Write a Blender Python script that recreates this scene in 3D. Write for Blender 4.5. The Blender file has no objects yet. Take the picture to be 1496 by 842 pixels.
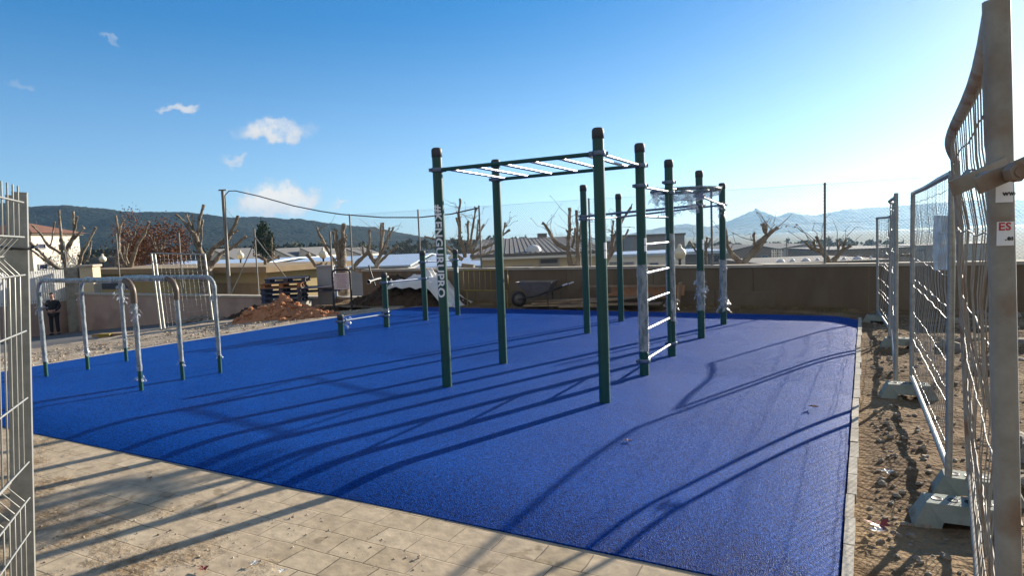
import bpy, math, random
from mathutils import Vector, Matrix, noise
R = random.Random(7)
scene = bpy.context.scene
COL = scene.collection
pi = math.pi

# ------------------------------------------------------------------ camera
FPX, HY, ROLL, EYE = 950.0, 348.0, 0.037, 1.62
pt_, ra_ = math.atan((421 - HY) / FPX), math.atan(ROLL)
FW = Vector((0, math.cos(pt_), -math.sin(pt_)))
r0 = Vector((1, 0, 0)); u0 = Vector((0, math.sin(pt_), math.cos(pt_)))
RT = math.cos(ra_) * r0 - math.sin(ra_) * u0
UP = math.sin(ra_) * r0 + math.cos(ra_) * u0
CAM = Vector((0, 0, EYE))
cam = bpy.data.objects.new('camera', bpy.data.cameras.new('camera'))
COL.objects.link(cam)
m = Matrix((RT, UP, -FW)).transposed().to_4x4(); m.translation = CAM
cam.matrix_world = m
cam.data.sensor_width = 36.0; cam.data.lens = 36.0 * FPX / 1496.0
cam.data.clip_start = 0.05; cam.data.clip_end = 9000
scene.camera = cam

def ray(x, y): return (x - 748) / FPX * RT + (421 - y) / FPX * UP + FW
def G(x, y, z=0.0):
    v = ray(x, y); return CAM + v * ((z - EYE) / v.z)
def P(x, y, Y):
    v = ray(x, y); return CAM + v * (Y / v.y)

# local street grid: t runs along the back wall, s runs away from the viewer along the fence
OX, OY = -2.37, 15.56
VX, VY = 0.8783, -0.4781
UX, UY = 0.4781, 0.8783
YAW = math.atan2(VY, VX)
def W(t, s, z=0.0): return Vector((OX + t * VX + s * UX, OY + t * VY + s * UY, z))
def TS(p):
    dx, dy = p[0] - OX, p[1] - OY
    return dx * VX + dy * VY, dx * UX + dy * UY
def sm(x): x = max(0, min(1, x)); return x * x * (3 - 2 * x)

def wall_s(t):
    return 2.3 + .9 * sm((-3.2 - t) / 1.0)
def terrain(t, s):
    z = -0.10
    if t < -1.7: z -= 0.088 * min(-1.7 - t, 26) * sm((s + 16) / 6)
    b = s - wall_s(t)
    if b > 0.15:
        low = min(z, -2.2)
        z = z + (low - z) * sm((b - 0.15) / 1.6)
        z -= 0.075 * max(0, min(b - 3, 110))
        if b > 113: z -= min(4, (b - 113) * 0.01)
    if t > 13: z -= 0.05 * min(t - 13, 60)
    return z
def T(px, py):
    v = ray(px, py); k = 1.0
    while k < 400:
        p = CAM + v * k
        if p.z <= terrain(*TS(p)): return p
        k += 0.02 if k < 60 else 0.3
    return CAM + v * k

# ------------------------------------------------------------------ mesh helpers
class MB:
    def __init__(s): s.v = []; s.f = []; s.sm = []; s.mi = []; s.cur = 0
    def add(s, vs, fs, smooth=False):
        b = len(s.v); s.v += [Vector(p) for p in vs]
        for f in fs:
            s.f.append([b + i for i in f]); s.sm.append(smooth); s.mi.append(s.cur)
    def box(s, c, size, X=Vector((1, 0, 0)), Y=Vector((0, 1, 0)), Z=Vector((0, 0, 1)), taper=1.0):
        c = Vector(c); vs = []
        for k in (-1, 1):
            tp = taper if k > 0 else 1.0
            for i, j in ((-1, -1), (1, -1), (1, 1), (-1, 1)):
                vs.append(c + X * (i * size[0] / 2 * tp) + Y * (j * size[1] / 2 * tp) + Z * (k * size[2] / 2))
        s.add(vs, [(3, 2, 1, 0), (4, 5, 6, 7), (0, 1, 5, 4), (1, 2, 6, 5), (2, 3, 7, 6), (3, 0, 4, 7)])
    def tsbox(s, t0, t1, s0, s1, z0, z1):
        s.box(W((t0 + t1) / 2, (s0 + s1) / 2, (z0 + z1) / 2), (t1 - t0, s1 - s0, z1 - z0), Vector((VX, VY, 0)), Vector((UX, UY, 0)))
    def tube(s, pts, r, n=10, caps=True, knob=0.0, smooth=True):
        pts = [Vector(p) for p in pts]; N = len(pts)
        if not isinstance(r, (list, tuple)): r = [r] * N
        d0 = (pts[1] - pts[0]).normalized()
        ref = Vector((0, 0, 1)) if abs(d0.z) < 0.9 else Vector((1, 0, 0))
        a = d0.cross(ref).normalized(); vs = []
        for i, p in enumerate(pts):
            d = (pts[min(i + 1, N - 1)] - pts[max(i - 1, 0)])
            if d.length < 1e-9: d = d0
            d.normalize()
            a = (a - d * a.dot(d))
            if a.length < 1e-6: a = d.orthogonal()
            a.normalize(); b = d.cross(a)
            for k in range(n):
                an = 2 * pi * k / n
                q = r[i]
                if knob: q *= 1 + knob * noise.noise((p + (a * math.cos(an) + b * math.sin(an)) * r[i]) * (0.9 / max(r[0], 1e-3)))
                vs.append(p + (a * math.cos(an) + b * math.sin(an)) * q)
        fs = [(i * n + k, i * n + (k + 1) % n, (i + 1) * n + (k + 1) % n, (i + 1) * n + k) for i in range(N - 1) for k in range(n)]
        s.add(vs, fs, smooth)
        if caps:
            s.add(vs[:n], [tuple(range(n - 1, -1, -1))]); s.add(vs[-n:], [tuple(range(n))])
    def lathe(s, c, prof, n=20, axis=None, smooth=True):
        c = Vector(c); vs = []
        Z = Vector(axis).normalized() if axis else Vector((0, 0, 1))
        X = Z.orthogonal().normalized(); Y = Z.cross(X)
        for r, z in prof:
            for k in range(n):
                an = 2 * pi * k / n; vs.append(c + (X * math.cos(an) + Y * math.sin(an)) * r + Z * z)
        fs = [(i * n + k, i * n + (k + 1) % n, (i + 1) * n + (k + 1) % n, (i + 1) * n + k) for i in range(len(prof) - 1) for k in range(n)]
        s.add(vs, fs, smooth)
    def grid(s, fn, nu, nv, smooth=True, close_u=False):
        vs = [fn(i / nu, j / nv) for j in range(nv + 1) for i in range(nu + 1)]
        fs = [(j * (nu + 1) + i, j * (nu + 1) + i + 1, (j + 1) * (nu + 1) + i + 1, (j + 1) * (nu + 1) + i) for j in range(nv) for i in range(nu)]
        s.add(vs, fs, smooth)
    def rock(s, c, r, sq=0.65, seed=0, n=6):
        c = Vector(c); vs = []; fs = []
        rr = random.Random(seed); off = Vector((rr.random() * 50, rr.random() * 50, rr.random() * 50)); rot = rr.random() * 6
        ax = rr.uniform(0.75, 1.3)
        m_ = max(3, n // 2 + 1)
        for j in range(m_ + 1):
            th = pi * j / m_
            for k in range(n):
                ph = 2 * pi * k / n + rot
                d = Vector((math.sin(th) * math.cos(ph) * ax, math.sin(th) * math.sin(ph) / ax, math.cos(th) * sq))
                vs.append(c + d * r * (1 + 0.55 * noise.noise(d * 1.6 + off)))
        for j in range(m_):
            for k in range(n): fs.append((j * n + k, j * n + (k + 1) % n, (j + 1) * n + (k + 1) % n, (j + 1) * n + k))
        s.add(vs, [f[::-1] for f in fs], n > 8)
    def quad(s, c, sx, sy, nrm, roll=0.0):
        nrm = Vector(nrm).normalized(); a = nrm.orthogonal().normalized(); b = nrm.cross(a)
        x = a * math.cos(roll) + b * math.sin(roll); y = nrm.cross(x); c = Vector(c)
        s.add([c - x * sx - y * sy * .3, c + y * sy - x * sx * .2, c + x * sx, c - y * sy], [(0, 3, 2, 1)])
    def build(s, name, mats, parent=None, **props):
        me = bpy.data.meshes.new(name); off = parent.location if parent else Vector((0, 0, 0))
        q = parent
        if q is not None and q.parent is not None:
            off = off + q.parent.location
        origin = None
        if parent is None and props.get('recentre', True) and s.v:
            n_ = len(s.v); mn = Vector((min(p.x for p in s.v), min(p.y for p in s.v), min(p.z for p in s.v)))
            mx = Vector((max(p.x for p in s.v), max(p.y for p in s.v), max(p.z for p in s.v)))
            origin = Vector(((mn.x + mx.x) / 2, (mn.y + mx.y) / 2, mn.z)); off = origin
        me.from_pydata([tuple(p - off) for p in s.v], [], s.f); me.update()
        me.polygons.foreach_set('use_smooth', s.sm)
        if not isinstance(mats, (list, tuple)): mats = [mats]
        for m_ in mats: me.materials.append(m_)
        if len(mats) > 1: me.polygons.foreach_set('material_index', s.mi)
        o = bpy.data.objects.new(name, me); COL.objects.link(o)
        if parent is not None: o.parent = parent
        elif origin is not None: o.location = origin
        for k in ('label', 'category', 'group', 'kind'):
            if k in props: o[k] = props[k]
        return o

def thing(name, label, cat, loc, group=None):
    o = bpy.data.objects.new(name, None); COL.objects.link(o); o.location = Vector(loc); o.empty_display_size = .2
    o['label'] = label; o['category'] = cat
    if group: o['group'] = group
    return o
def copy_tree(o, parent=None):
    c = o.copy(); COL.objects.link(c)
    if parent: c.parent = parent
    for ch in list(o.children): copy_tree(ch, c)
    return c
def lerp(a, b, k): return a + (b - a) * k

# ------------------------------------------------------------------ materials
def nodes(name):
    m_ = bpy.data.materials.new(name); m_.use_nodes = True
    nt = m_.node_tree; return m_, nt, nt.nodes['Principled BSDF'], nt.nodes, nt.links
def lin(c):
    return tuple((x / 12.92 if x <= .04045 else ((x + .055) / 1.055) ** 2.4) for x in (v / 255 for v in c)) + (1,)
def mat(name, c1, c2=None, scale=8.0, rough=.8, metal=0.0, bump=0.0, bscale=None, dist=.02, spec=.5, detail=6, stretch=None, c3=None, s3=1.0, rvar=0.0):
    m_, nt, b, N, L = nodes(name)
    tc = N.new('ShaderNodeTexCoord'); vec = tc.outputs['Object']
    if stretch:
        mp = N.new('ShaderNodeMapping'); mp.inputs['Scale'].default_value = stretch
        L.new(vec, mp.inputs['Vector']); vec = mp.outputs['Vector']
    b.inputs['Roughness'].default_value = rough; b.inputs['Metallic'].default_value = metal
    b.inputs['Specular IOR Level'].default_value = spec
    c1 = tuple(c1)[:3] + (1,)
    if c2 is None: b.inputs['Base Color'].default_value = c1
    else:
        n = N.new('ShaderNodeTexNoise'); n.inputs['Scale'].default_value = scale; n.inputs['Detail'].default_value = detail
        n.inputs['Roughness'].default_value = .65
        L.new(vec, n.inputs['Vector'])
        cr = N.new('ShaderNodeValToRGB'); cr.color_ramp.elements[0].position = .33; cr.color_ramp.elements[1].position = .67
        cr.color_ramp.elements[0].color = c1; cr.color_ramp.elements[1].color = tuple(c2)[:3] + (1,)
        L.new(n.outputs['Fac'], cr.inputs['Fac']); out = cr.outputs['Color']
        if c3 is not None:
            n3 = N.new('ShaderNodeTexNoise'); n3.inputs['Scale'].default_value = s3; n3.inputs['Detail'].default_value = 5
            L.new(vec, n3.inputs['Vector'])
            r3 = N.new('ShaderNodeValToRGB'); r3.color_ramp.elements[0].position = .5; r3.color_ramp.elements[1].position = .66
            L.new(n3.outputs['Fac'], r3.inputs['Fac'])
            mx = N.new('ShaderNodeMix'); mx.data_type = 'RGBA'
            L.new(r3.outputs['Color'], mx.inputs['Factor']); L.new(out, mx.inputs['A']); mx.inputs['B'].default_value = tuple(c3)[:3] + (1,)
            out = mx.outputs['Result']
        L.new(out, b.inputs['Base Color'])
        if rvar:
            mr = N.new('ShaderNodeMapRange'); L.new(n.outputs['Fac'], mr.inputs['Value'])
            mr.inputs['To Min'].default_value = rough - rvar; mr.inputs['To Max'].default_value = rough + rvar
            L.new(mr.outputs['Result'], b.inputs['Roughness'])
    if bump:
        nb = N.new('ShaderNodeTexNoise'); nb.inputs['Scale'].default_value = bscale or scale * 3; nb.inputs['Detail'].default_value = 6
        L.new(vec, nb.inputs['Vector'])
        bp = N.new('ShaderNodeBump'); bp.inputs['Strength'].default_value = bump; bp.inputs['Distance'].default_value = dist
        L.new(nb.outputs['Fac'], bp.inputs['Height']); L.new(bp.outputs['Normal'], b.inputs['Normal'])
    return m_

M = {}
M['green'] = mat('green_paint', (.004, .056, .041), (.006, .068, .050), 3, .38, spec=.5, bump=.04, bscale=60, dist=.002)
M['cap'] = mat('cap_plastic', (.035, .038, .038), (.05, .052, .052), 14, .6)
M['clamp'] = mat('clamp_metal', (.10, .14, .20), (.16, .20, .27), 25, .42, metal=.6)
M['steel'] = mat('bare_steel', (.55, .56, .58), (.42, .43, .45), 18, .34, metal=.9, rvar=.08)
M['galv'] = mat('galvanised_steel', (.38, .38, .35), (.27, .27, .245), 22, .45, metal=.45, bump=.1, bscale=70, dist=.003, rvar=.1)
M['galv_rust'] = mat('old_galvanised_steel', (.36, .335, .285), (.26, .24, .20), 15, .7, metal=.1, bump=.15, bscale=60, dist=.003, c3=(.22, .13, .075), s3=7)
M['white'] = mat('white_print', (.85, .85, .84))
M['ink'] = mat('black_print', (.03, .03, .03))
M['redink'] = mat('red_print', (.55, .06, .06))
M['concrete'] = mat('concrete', (.30, .29, .25), (.23, .22, .19), 5, .92, bump=.35, bscale=45, dist=.01, c3=(.17, .155, .13), s3=2.2)
M['foot'] = mat('foot_concrete', (.20, .23, .20), (.27, .29, .25), 9, .9, bump=.4, bscale=60, dist=.008, c3=(.14, .13, .10), s3=5)
M['kerb'] = mat('kerb_concrete', (.46, .42, .34), (.36, .32, .26), 7, .92, bump=.4, bscale=40, dist=.01, c3=(.25, .21, .16), s3=3)
M['dirt'] = mat('dirt', (.19, .122, .064), (.11, .068, .034), 4.2, .98, bump=1.0, bscale=20, dist=.05, c3=(.26, .18, .10), s3=1.6, spec=.15)
M['gravel'] = mat('gravel', (.42, .34, .25), (.24, .185, .13), 22, .98, bump=1.0, bscale=30, dist=.03, spec=.15, c3=(.5, .42, .32), s3=2)
M['asphalt'] = mat('asphalt', (.10, .095, .088), (.07, .066, .062), 6, .92, bump=.3, bscale=70, dist=.006)
M['field'] = mat('valley_ground', (.10, .10, .055), (.16, .12, .075), .02, .98, c3=(.06, .085, .04), s3=.008, spec=.1)
M['stone'] = mat('stone', (.27, .225, .17), (.16, .13, .095), 6, .9, bump=.5, bscale=25, dist=.015)
M['sand'] = mat('clay_sand', (.46, .225, .12), (.34, .155, .08), 5, .98, bump=.8, bscale=18, dist=.03, spec=.1)
M['soil'] = mat('dark_soil', (.085, .058, .040), (.045, .032, .023), 5, .98, bump=.8, bscale=16, dist=.04, spec=.1)
M['bark'] = mat('bark', (.25, .205, .155), (.12, .095, .07), 7, .95, bump=1.0, bscale=16, dist=.05, c3=(.36, .32, .26), s3=3, spec=.15)
M['wall'] = mat('render_wall', (.185, .132, .085), (.135, .096, .06), 1.1, .95, bump=.3, bscale=24, dist=.01, c3=(.20, .15, .10), s3=.8, stretch=(1.6, 1.6, .55), spec=.2)
M['wall2'] = mat('footing_blocks', (.20, .152, .105), (.145, .107, .072), 2.2, .95, bump=.4, bscale=30, dist=.01, c3=(.15, .11, .075), s3=1.3, spec=.2)
M['pink'] = mat('pink_render', (.42, .31, .255), (.36, .26, .215), 1.2, .95, bump=.25, bscale=30, dist=.008, c3=(.28, .20, .165), s3=.9, spec=.2)
M['coping'] = mat('coping', (.44, .39, .31), (.36, .31, .25), 4, .92, bump=.2, bscale=30, dist=.006)
M['cream'] = mat('cream_render', (.58, .50, .34), (.50, .42, .29), 1.2, .9, spec=.2)
M['tan'] = mat('tan_render', (.40, .32, .17), (.35, .275, .145), 1.2, .9, spec=.2)
M['tan_roof'] = mat('tan_roof_edge', (.26, .19, .11), (.21, .15, .085), 2.2, .9)
M['housewhite'] = mat('house_white', (.62, .56, .47), (.54, .485, .41), .8, .9, spec=.2)
M['tile'] = mat('roof_tile', (.20, .085, .05), (.13, .055, .035), 3, .9, bump=.4, bscale=12)
M['shedroof'] = mat('pale_sheet_roof', (.42, .52, .66), (.32, .41, .54), .35, .5, stretch=(1, 8, 1), spec=.5)
M['shedwall'] = mat('shed_wall', (.34, .34, .35), (.27, .27, .28), .3, .85)
M['greyroof'] = mat('grey_roof', (.12, .115, .11), (.095, .09, .088), .9, .85, stretch=(6, .4, 1))
M['darkwall'] = mat('dark_facade', (.08, .085, .09), (.06, .062, .068), .6, .7)
M['greywall'] = mat('grey_facade', (.24, .235, .225), (.20, .195, .19), .5, .9)
M['brownwall'] = mat('brown_facade', (.22, .17, .13), (.18, .14, .11), .5, .9)
M['bluewall'] = mat('blue_facade', (.33, .37, .41), (.29, .33, .37), .4, .85)
M['glass'] = mat('window_glass', (.010, .016, .05), None, rough=.3, spec=.3)
M['bluedoor'] = mat('blue_door', (.04, .10, .20), (.03, .08, .17), 2, .6)
M['redwin'] = mat('red_shutter', (.20, .07, .06), (.16, .055, .05), 2, .7)
M['slat'] = mat('white_slat', (.66, .66, .64), (.58, .58, .56), 4, .6)
M['globe'] = mat('globe_wrap', (.72, .68, .54), (.60, .56, .44), 9, .5, bump=.4, bscale=20, dist=.02)
M['lampmetal'] = mat('lamp_metal', (.03, .03, .032), None, rough=.5)
M['blackrubber'] = mat('black_plastic', (.015, .015, .017), (.025, .025, .028), 12, .5)
M['polegrey'] = mat('pole_metal', (.22, .21, .19), (.16, .155, .14), 6, .6, metal=.3)
M['wood'] = mat('pale_wood', (.40, .27, .15), (.29, .185, .10), 4, .85, stretch=(1, 1, 1), bump=.2, bscale=30, dist=.004, c3=(.22, .16, .11), s3=2)
M['bluewood'] = mat('blue_painted_wood', (.02, .038, .085), (.035, .055, .11), 5, .75, c3=(.09, .06, .04), s3=4)
M['orangewood'] = mat('raw_pallet_wood', (.36, .17, .075), (.25, .115, .05), 5, .85)
M['tarp'] = mat('white_tarp', (.72, .71, .68), (.62, .61, .58), 2.5, .5, bump=.5, bscale=5, dist=.05)
M['yellow'] = mat('yellow_paint', (.30, .21, .02), (.22, .15, .015), 8, .5)
M['barrow'] = mat('barrow_tray', (.22, .19, .17), (.15, .125, .11), 7, .65, metal=.2, bump=.2, bscale=30, dist=.004)
M['board'] = mat('notice_print', (.66, .54, .54), (.56, .44, .45), 14, .5)
M['leaf'] = mat('dry_leaf', (.30, .15, .06), (.20, .09, .035), 40, .8)
M['redscrap'] = mat('red_plastic', (.33, .045, .03), (.22, .03, .022), 20, .55)
M['whitescrap'] = mat('white_scrap', (.68, .67, .63), (.55, .54, .51), 20, .6)
M['rust_leaf'] = mat('rust_foliage', (.19, .085, .04), (.12, .05, .028), 1.5, .9, spec=.1)
M['dark_leaf'] = mat('dark_foliage', (.022, .040, .018), (.045, .06, .025), .6, .9, spec=.1)
M['belt_leaf'] = mat('belt_foliage', (.028, .040, .022), (.06, .055, .032), .15, .95, spec=.1)
M['grass'] = mat('dry_grass', (.12, .11, .04), (.20, .16, .07), 3, .95, spec=.1)
M['skin'] = mat('skin', (.42, .24, .17), (.38, .21, .15), 20, .55)
M['cloth'] = mat('dark_cloth', (.012, .013, .018), (.02, .021, .027), 30, .9)
M['hair'] = mat('dark_hair', (.02, .014, .01), None, rough=.6)
M['tape'] = mat('brown_tape', (.13, .092, .06), (.09, .065, .045), 25, .45)
M['hill'] = mat('forest_hill', (.006, .013, .012), (.014, .022, .016), .035, .95, bump=1.0, bscale=.12, dist=6, c3=(.024, .028, .02), s3=.008, spec=.05)
M['mountain'] = mat('mountain_rock', (.12, .115, .10), (.07, .075, .06), .01, .95, bump=.8, bscale=.02, dist=25, spec=.05)

def film_material(name, alpha, tint, rough=.16):
    m_, nt, b, N, L = nodes(name)
    b.inputs['Base Color'].default_value = tint; b.inputs['Roughness'].default_value = rough
    b.inputs['Specular IOR Level'].default_value = .9
    tc = N.new('ShaderNodeTexCoord'); n = N.new('ShaderNodeTexNoise'); n.inputs['Scale'].default_value = 22; n.inputs['Detail'].default_value = 5
    mp = N.new('ShaderNodeMapping'); mp.inputs['Scale'].default_value = (1, 1, .35)
    L.new(tc.outputs['Object'], mp.inputs['Vector']); L.new(mp.outputs['Vector'], n.inputs['Vector'])
    bp = N.new('ShaderNodeBump'); bp.inputs['Strength'].default_value = .9; bp.inputs['Distance'].default_value = .02
    L.new(n.outputs['Fac'], bp.inputs['Height']); L.new(bp.outputs['Normal'], b.inputs['Normal'])
    mr = N.new('ShaderNodeMapRange'); L.new(n.outputs['Fac'], mr.inputs['Value'])
    mr.inputs['From Min'].default_value = .3; mr.inputs['From Max'].default_value = .7
    mr.inputs['To Min'].default_value = alpha - .2; mr.inputs['To Max'].default_value = alpha + .2
    L.new(mr.outputs['Result'], b.inputs['Alpha'])
    return m_
M['film'] = film_material('stretch_film', .48, (.50, .53, .56, 1), .12)
M['loosefilm'] = film_material('loose_film', .42, (.62, .64, .66, 1))
M['bluebag'] = film_material('pale_blue_sheet', 1.0, (.34, .48, .68, 1))

# rubber surface: fine bonded granules
def rubber_mat():
    m_, nt, b, N, L = nodes('blue_rubber_granules')
    tc = N.new('ShaderNodeTexCoord')
    n1 = N.new('ShaderNodeTexNoise'); n1.inputs['Scale'].default_value = 150; n1.inputs['Detail'].default_value = 3
    n2 = N.new('ShaderNodeTexNoise'); n2.inputs['Scale'].default_value = .9; n2.inputs['Detail'].default_value = 6
    v = N.new('ShaderNodeTexVoronoi'); v.inputs['Scale'].default_value = 190
    for q in (n1, n2, v): L.new(tc.outputs['Object'], q.inputs['Vector'])
    cr = N.new('ShaderNodeValToRGB'); e = cr.color_ramp.elements
    e[0].position = .3; e[0].color = (.001, .024, .16, 1); e[1].position = .72; e[1].color = (.002, .074, .45, 1)
    L.new(n1.outputs['Fac'], cr.inputs['Fac'])
    mx = N.new('ShaderNodeMix'); mx.data_type = 'RGBA'; mx.blend_type = 'MULTIPLY'; mx.inputs['Factor'].default_value = 1
    r2 = N.new('ShaderNodeValToRGB'); r2.color_ramp.elements[0].position = .35; r2.color_ramp.elements[1].position = .7
    r2.color_ramp.elements[0].color = (.80, .82, .86, 1); r2.color_ramp.elements[1].color = (1, 1, 1, 1)
    L.new(n2.outputs['Fac'], r2.inputs['Fac']); L.new(cr.outputs['Color'], mx.inputs['A']); L.new(r2.outputs['Color'], mx.inputs['B'])
    v2 = N.new('ShaderNodeTexVoronoi'); v2.inputs['Scale'].default_value = 120; L.new(tc.outputs['Object'], v2.inputs['Vector'])
    sv = N.new('ShaderNodeSeparateXYZ'); L.new(v2.outputs['Color'], sv.inputs[0])
    rv = N.new('ShaderNodeValToRGB'); rv.color_ramp.elements[0].color = (.25, .27, .32, 1); rv.color_ramp.elements[1].color = (2.0, 2.1, 1.7, 1); rv.color_ramp.elements[0].position = .1
    L.new(sv.outputs['X'], rv.inputs['Fac'])
    m2 = N.new('ShaderNodeMix'); m2.data_type = 'RGBA'; m2.blend_type = 'MULTIPLY'; m2.inputs['Factor'].default_value = .8
    L.new(mx.outputs['Result'], m2.inputs['A']); L.new(rv.outputs['Color'], m2.inputs['B'])
    # thin tan dust, uneven
    n7 = N.new('ShaderNodeTexNoise'); n7.inputs['Scale'].default_value = 1.3; n7.inputs['Detail'].default_value = 9; n7.inputs['Roughness'].default_value = .7; L.new(tc.outputs['Object'], n7.inputs['Vector'])
    r7 = N.new('ShaderNodeMapRange'); L.new(n7.outputs['Fac'], r7.inputs['Value']); r7.inputs['From Min'].default_value = .52; r7.inputs['From Max'].default_value = .8; r7.inputs['To Max'].default_value = .07
    m7 = N.new('ShaderNodeMix'); m7.data_type = 'RGBA'; L.new(r7.outputs['Result'], m7.inputs['Factor']); L.new(m2.outputs['Result'], m7.inputs['A']); m7.inputs['B'].default_value = (.08, .13, .26, 1)
    L.new(m7.outputs['Result'], b.inputs['Base Color'])
    b.inputs['Roughness'].default_value = .42; b.inputs['Specular IOR Level'].default_value = .04; b.inputs['Specular Tint'].default_value = (.25, .75, 1, 1)
    bp = N.new('ShaderNodeBump'); bp.inputs['Strength'].default_value = 1.0; bp.inputs['Distance'].default_value = .007
    ad = N.new('ShaderNodeMath'); ad.operation = 'ADD'
    L.new(v.outputs['Distance'], ad.inputs[0]); L.new(n1.outputs['Fac'], ad.inputs[1]); L.new(ad.outputs[0], bp.inputs['Height'])
    L.new(bp.outputs['Normal'], b.inputs['Normal'])
    return m_
M['rubber'] = rubber_mat()

def paving_mat():
    m_, nt, b, N, L = nodes('stone_slab_paving')
    tc = N.new('ShaderNodeTexCoord')
    wn = N.new('ShaderNodeTexNoise'); wn.inputs['Scale'].default_value = 3.0; wn.inputs['Detail'].default_value = 6
    L.new(tc.outputs['Object'], wn.inputs['Vector'])
    ws = N.new('ShaderNodeVectorMath'); ws.operation = 'SCALE'; ws.inputs['Scale'].default_value = .045
    sb = N.new('ShaderNodeVectorMath'); sb.operation = 'SUBTRACT'; sb.inputs[1].default_value = (.5, .5, .5)
    L.new(wn.outputs['Color'], sb.inputs[0]); L.new(sb.outputs[0], ws.inputs[0])
    av = N.new('ShaderNodeVectorMath'); av.operation = 'ADD'; L.new(tc.outputs['Object'], av.inputs[0]); L.new(ws.outputs[0], av.inputs[1])
    br = N.new('ShaderNodeTexBrick'); br.inputs['Scale'].default_value = 1.0
    br.inputs['Brick Width'].default_value = .27; br.inputs['Row Height'].default_value = .20
    br.inputs['Mortar Size'].default_value = .0048; br.inputs['Mortar Smooth'].default_value = .5
    br.inputs['Color1'].default_value = (.36, .285, .19, 1); br.inputs['Color2'].default_value = (.47, .385, .27, 1)
    br.inputs['Mortar'].default_value = (.15, .118, .08, 1); br.offset = .43
    L.new(av.outputs[0], br.inputs['Vector'])
    # worn patches hide some joints
    n2 = N.new('ShaderNodeTexNoise'); n2.inputs['Scale'].default_value = 1.6; n2.inputs['Detail'].default_value = 7
    L.new(tc.outputs['Object'], n2.inputs['Vector'])
    r2 = N.new('ShaderNodeValToRGB'); r2.color_ramp.elements[0].position = .42; r2.color_ramp.elements[1].position = .55
    L.new(n2.outputs['Fac'], r2.inputs['Fac'])
    plain = N.new('ShaderNodeMix'); plain.data_type = 'RGBA'; plain.inputs['B'].default_value = (.42, .335, .235, 1)
    mu = N.new('ShaderNodeMath'); mu.operation = 'MULTIPLY'; mu.inputs[1].default_value = .85
    L.new(r2.outputs['Color'], mu.inputs[0]); L.new(mu.outputs[0], plain.inputs['Factor']); L.new(br.outputs['Color'], plain.inputs['A'])
    # brown stains
    n3 = N.new('ShaderNodeTexNoise'); n3.inputs['Scale'].default_value = 4.2; n3.inputs['Detail'].default_value = 4
    L.new(tc.outputs['Object'], n3.inputs['Vector'])
    r3 = N.new('ShaderNodeValToRGB'); r3.color_ramp.elements[0].position = .645; r3.color_ramp.elements[1].position = .67
    L.new(n3.outputs['Fac'], r3.inputs['Fac'])
    st = N.new('ShaderNodeMix'); st.data_type = 'RGBA'; st.inputs['B'].default_value = (.20, .155, .095, 1)
    m3 = N.new('ShaderNodeMath'); m3.operation = 'MULTIPLY'; m3.inputs[1].default_value = .6
    L.new(r3.outputs['Color'], m3.inputs[0]); L.new(m3.outputs[0], st.inputs['Factor']); L.new(plain.outputs['Result'], st.inputs['A'])
    # loose dirt over the left end: local x (t) small and y (s) low
    sx = N.new('ShaderNodeSeparateXYZ'); L.new(tc.outputs['Object'], sx.inputs[0])
    n4 = N.new('ShaderNodeTexNoise'); n4.inputs['Scale'].default_value = 1.5; n4.inputs['Detail'].default_value = 8; n4.inputs['Roughness'].default_value = .7
    L.new(tc.outputs['Object'], n4.inputs['Vector'])
    k1 = N.new('ShaderNodeMath'); k1.operation = 'MULTIPLY_ADD'; L.new(sx.outputs['Y'], k1.inputs[0]); k1.inputs[1].default_value = -.40; k1.inputs[2].default_value = -4.20
    k2 = N.new('ShaderNodeMath'); k2.operation = 'MULTIPLY_ADD'; L.new(sx.outputs['X'], k2.inputs[0]); k2.inputs[1].default_value = -.12; L.new(k1.outputs[0], k2.inputs[2])
    k3 = N.new('ShaderNodeMath'); k3.operation = 'MULTIPLY_ADD'; L.new(n4.outputs['Fac'], k3.inputs[0]); k3.inputs[1].default_value = 2.2; L.new(k2.outputs[0], k3.inputs[2])
    r4 = N.new('ShaderNodeValToRGB'); r4.color_ramp.elements[0].position = .35; r4.color_ramp.elements[1].position = .62
    L.new(k3.outputs[0], r4.inputs['Fac'])
    n5 = N.new('ShaderNodeTexNoise'); n5.inputs['Scale'].default_value = 26; n5.inputs['Detail'].default_value = 8
    L.new(tc.outputs['Object'], n5.inputs['Vector'])
    r5 = N.new('ShaderNodeValToRGB'); r5.color_ramp.elements[0].position = .35; r5.color_ramp.elements[1].position = .7
    r5.color_ramp.elements[0].color = (.19, .125, .065, 1); r5.color_ramp.elements[1].color = (.37, .28, .18, 1)
    L.new(n5.outputs['Fac'], r5.inputs['Fac'])
    fin = N.new('ShaderNodeMix'); fin.data_type = 'RGBA'
    L.new(r4.outputs['Color'], fin.inputs['Factor']); L.new(st.outputs['Result'], fin.inputs['A']); L.new(r5.outputs['Color'], fin.inputs['B'])
    # fine mottling
    n6 = N.new('ShaderNodeTexNoise'); n6.inputs['Scale'].default_value = 11; n6.inputs['Detail'].default_value = 8
    L.new(tc.outputs['Object'], n6.inputs['Vector'])
    r6 = N.new('ShaderNodeValToRGB'); r6.color_ramp.elements[0].position = .3; r6.color_ramp.elements[1].position = .7
    r6.color_ramp.elements[0].color = (.78, .77, .75, 1); r6.color_ramp.elements[1].color = (1.08, 1.07, 1.05, 1)
    L.new(n6.outputs['Fac'], r6.inputs['Fac'])
    ml = N.new('ShaderNodeMix'); ml.data_type = 'RGBA'; ml.blend_type = 'MULTIPLY'; ml.inputs['Factor'].default_value = 1
    L.new(fin.outputs['Result'], ml.inputs['A']); L.new(r6.outputs['Color'], ml.inputs['B'])
    L.new(ml.outputs['Result'], b.inputs['Base Color'])
    b.inputs['Roughness'].default_value = .9; b.inputs['Specular IOR Level'].default_value = .2
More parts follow.
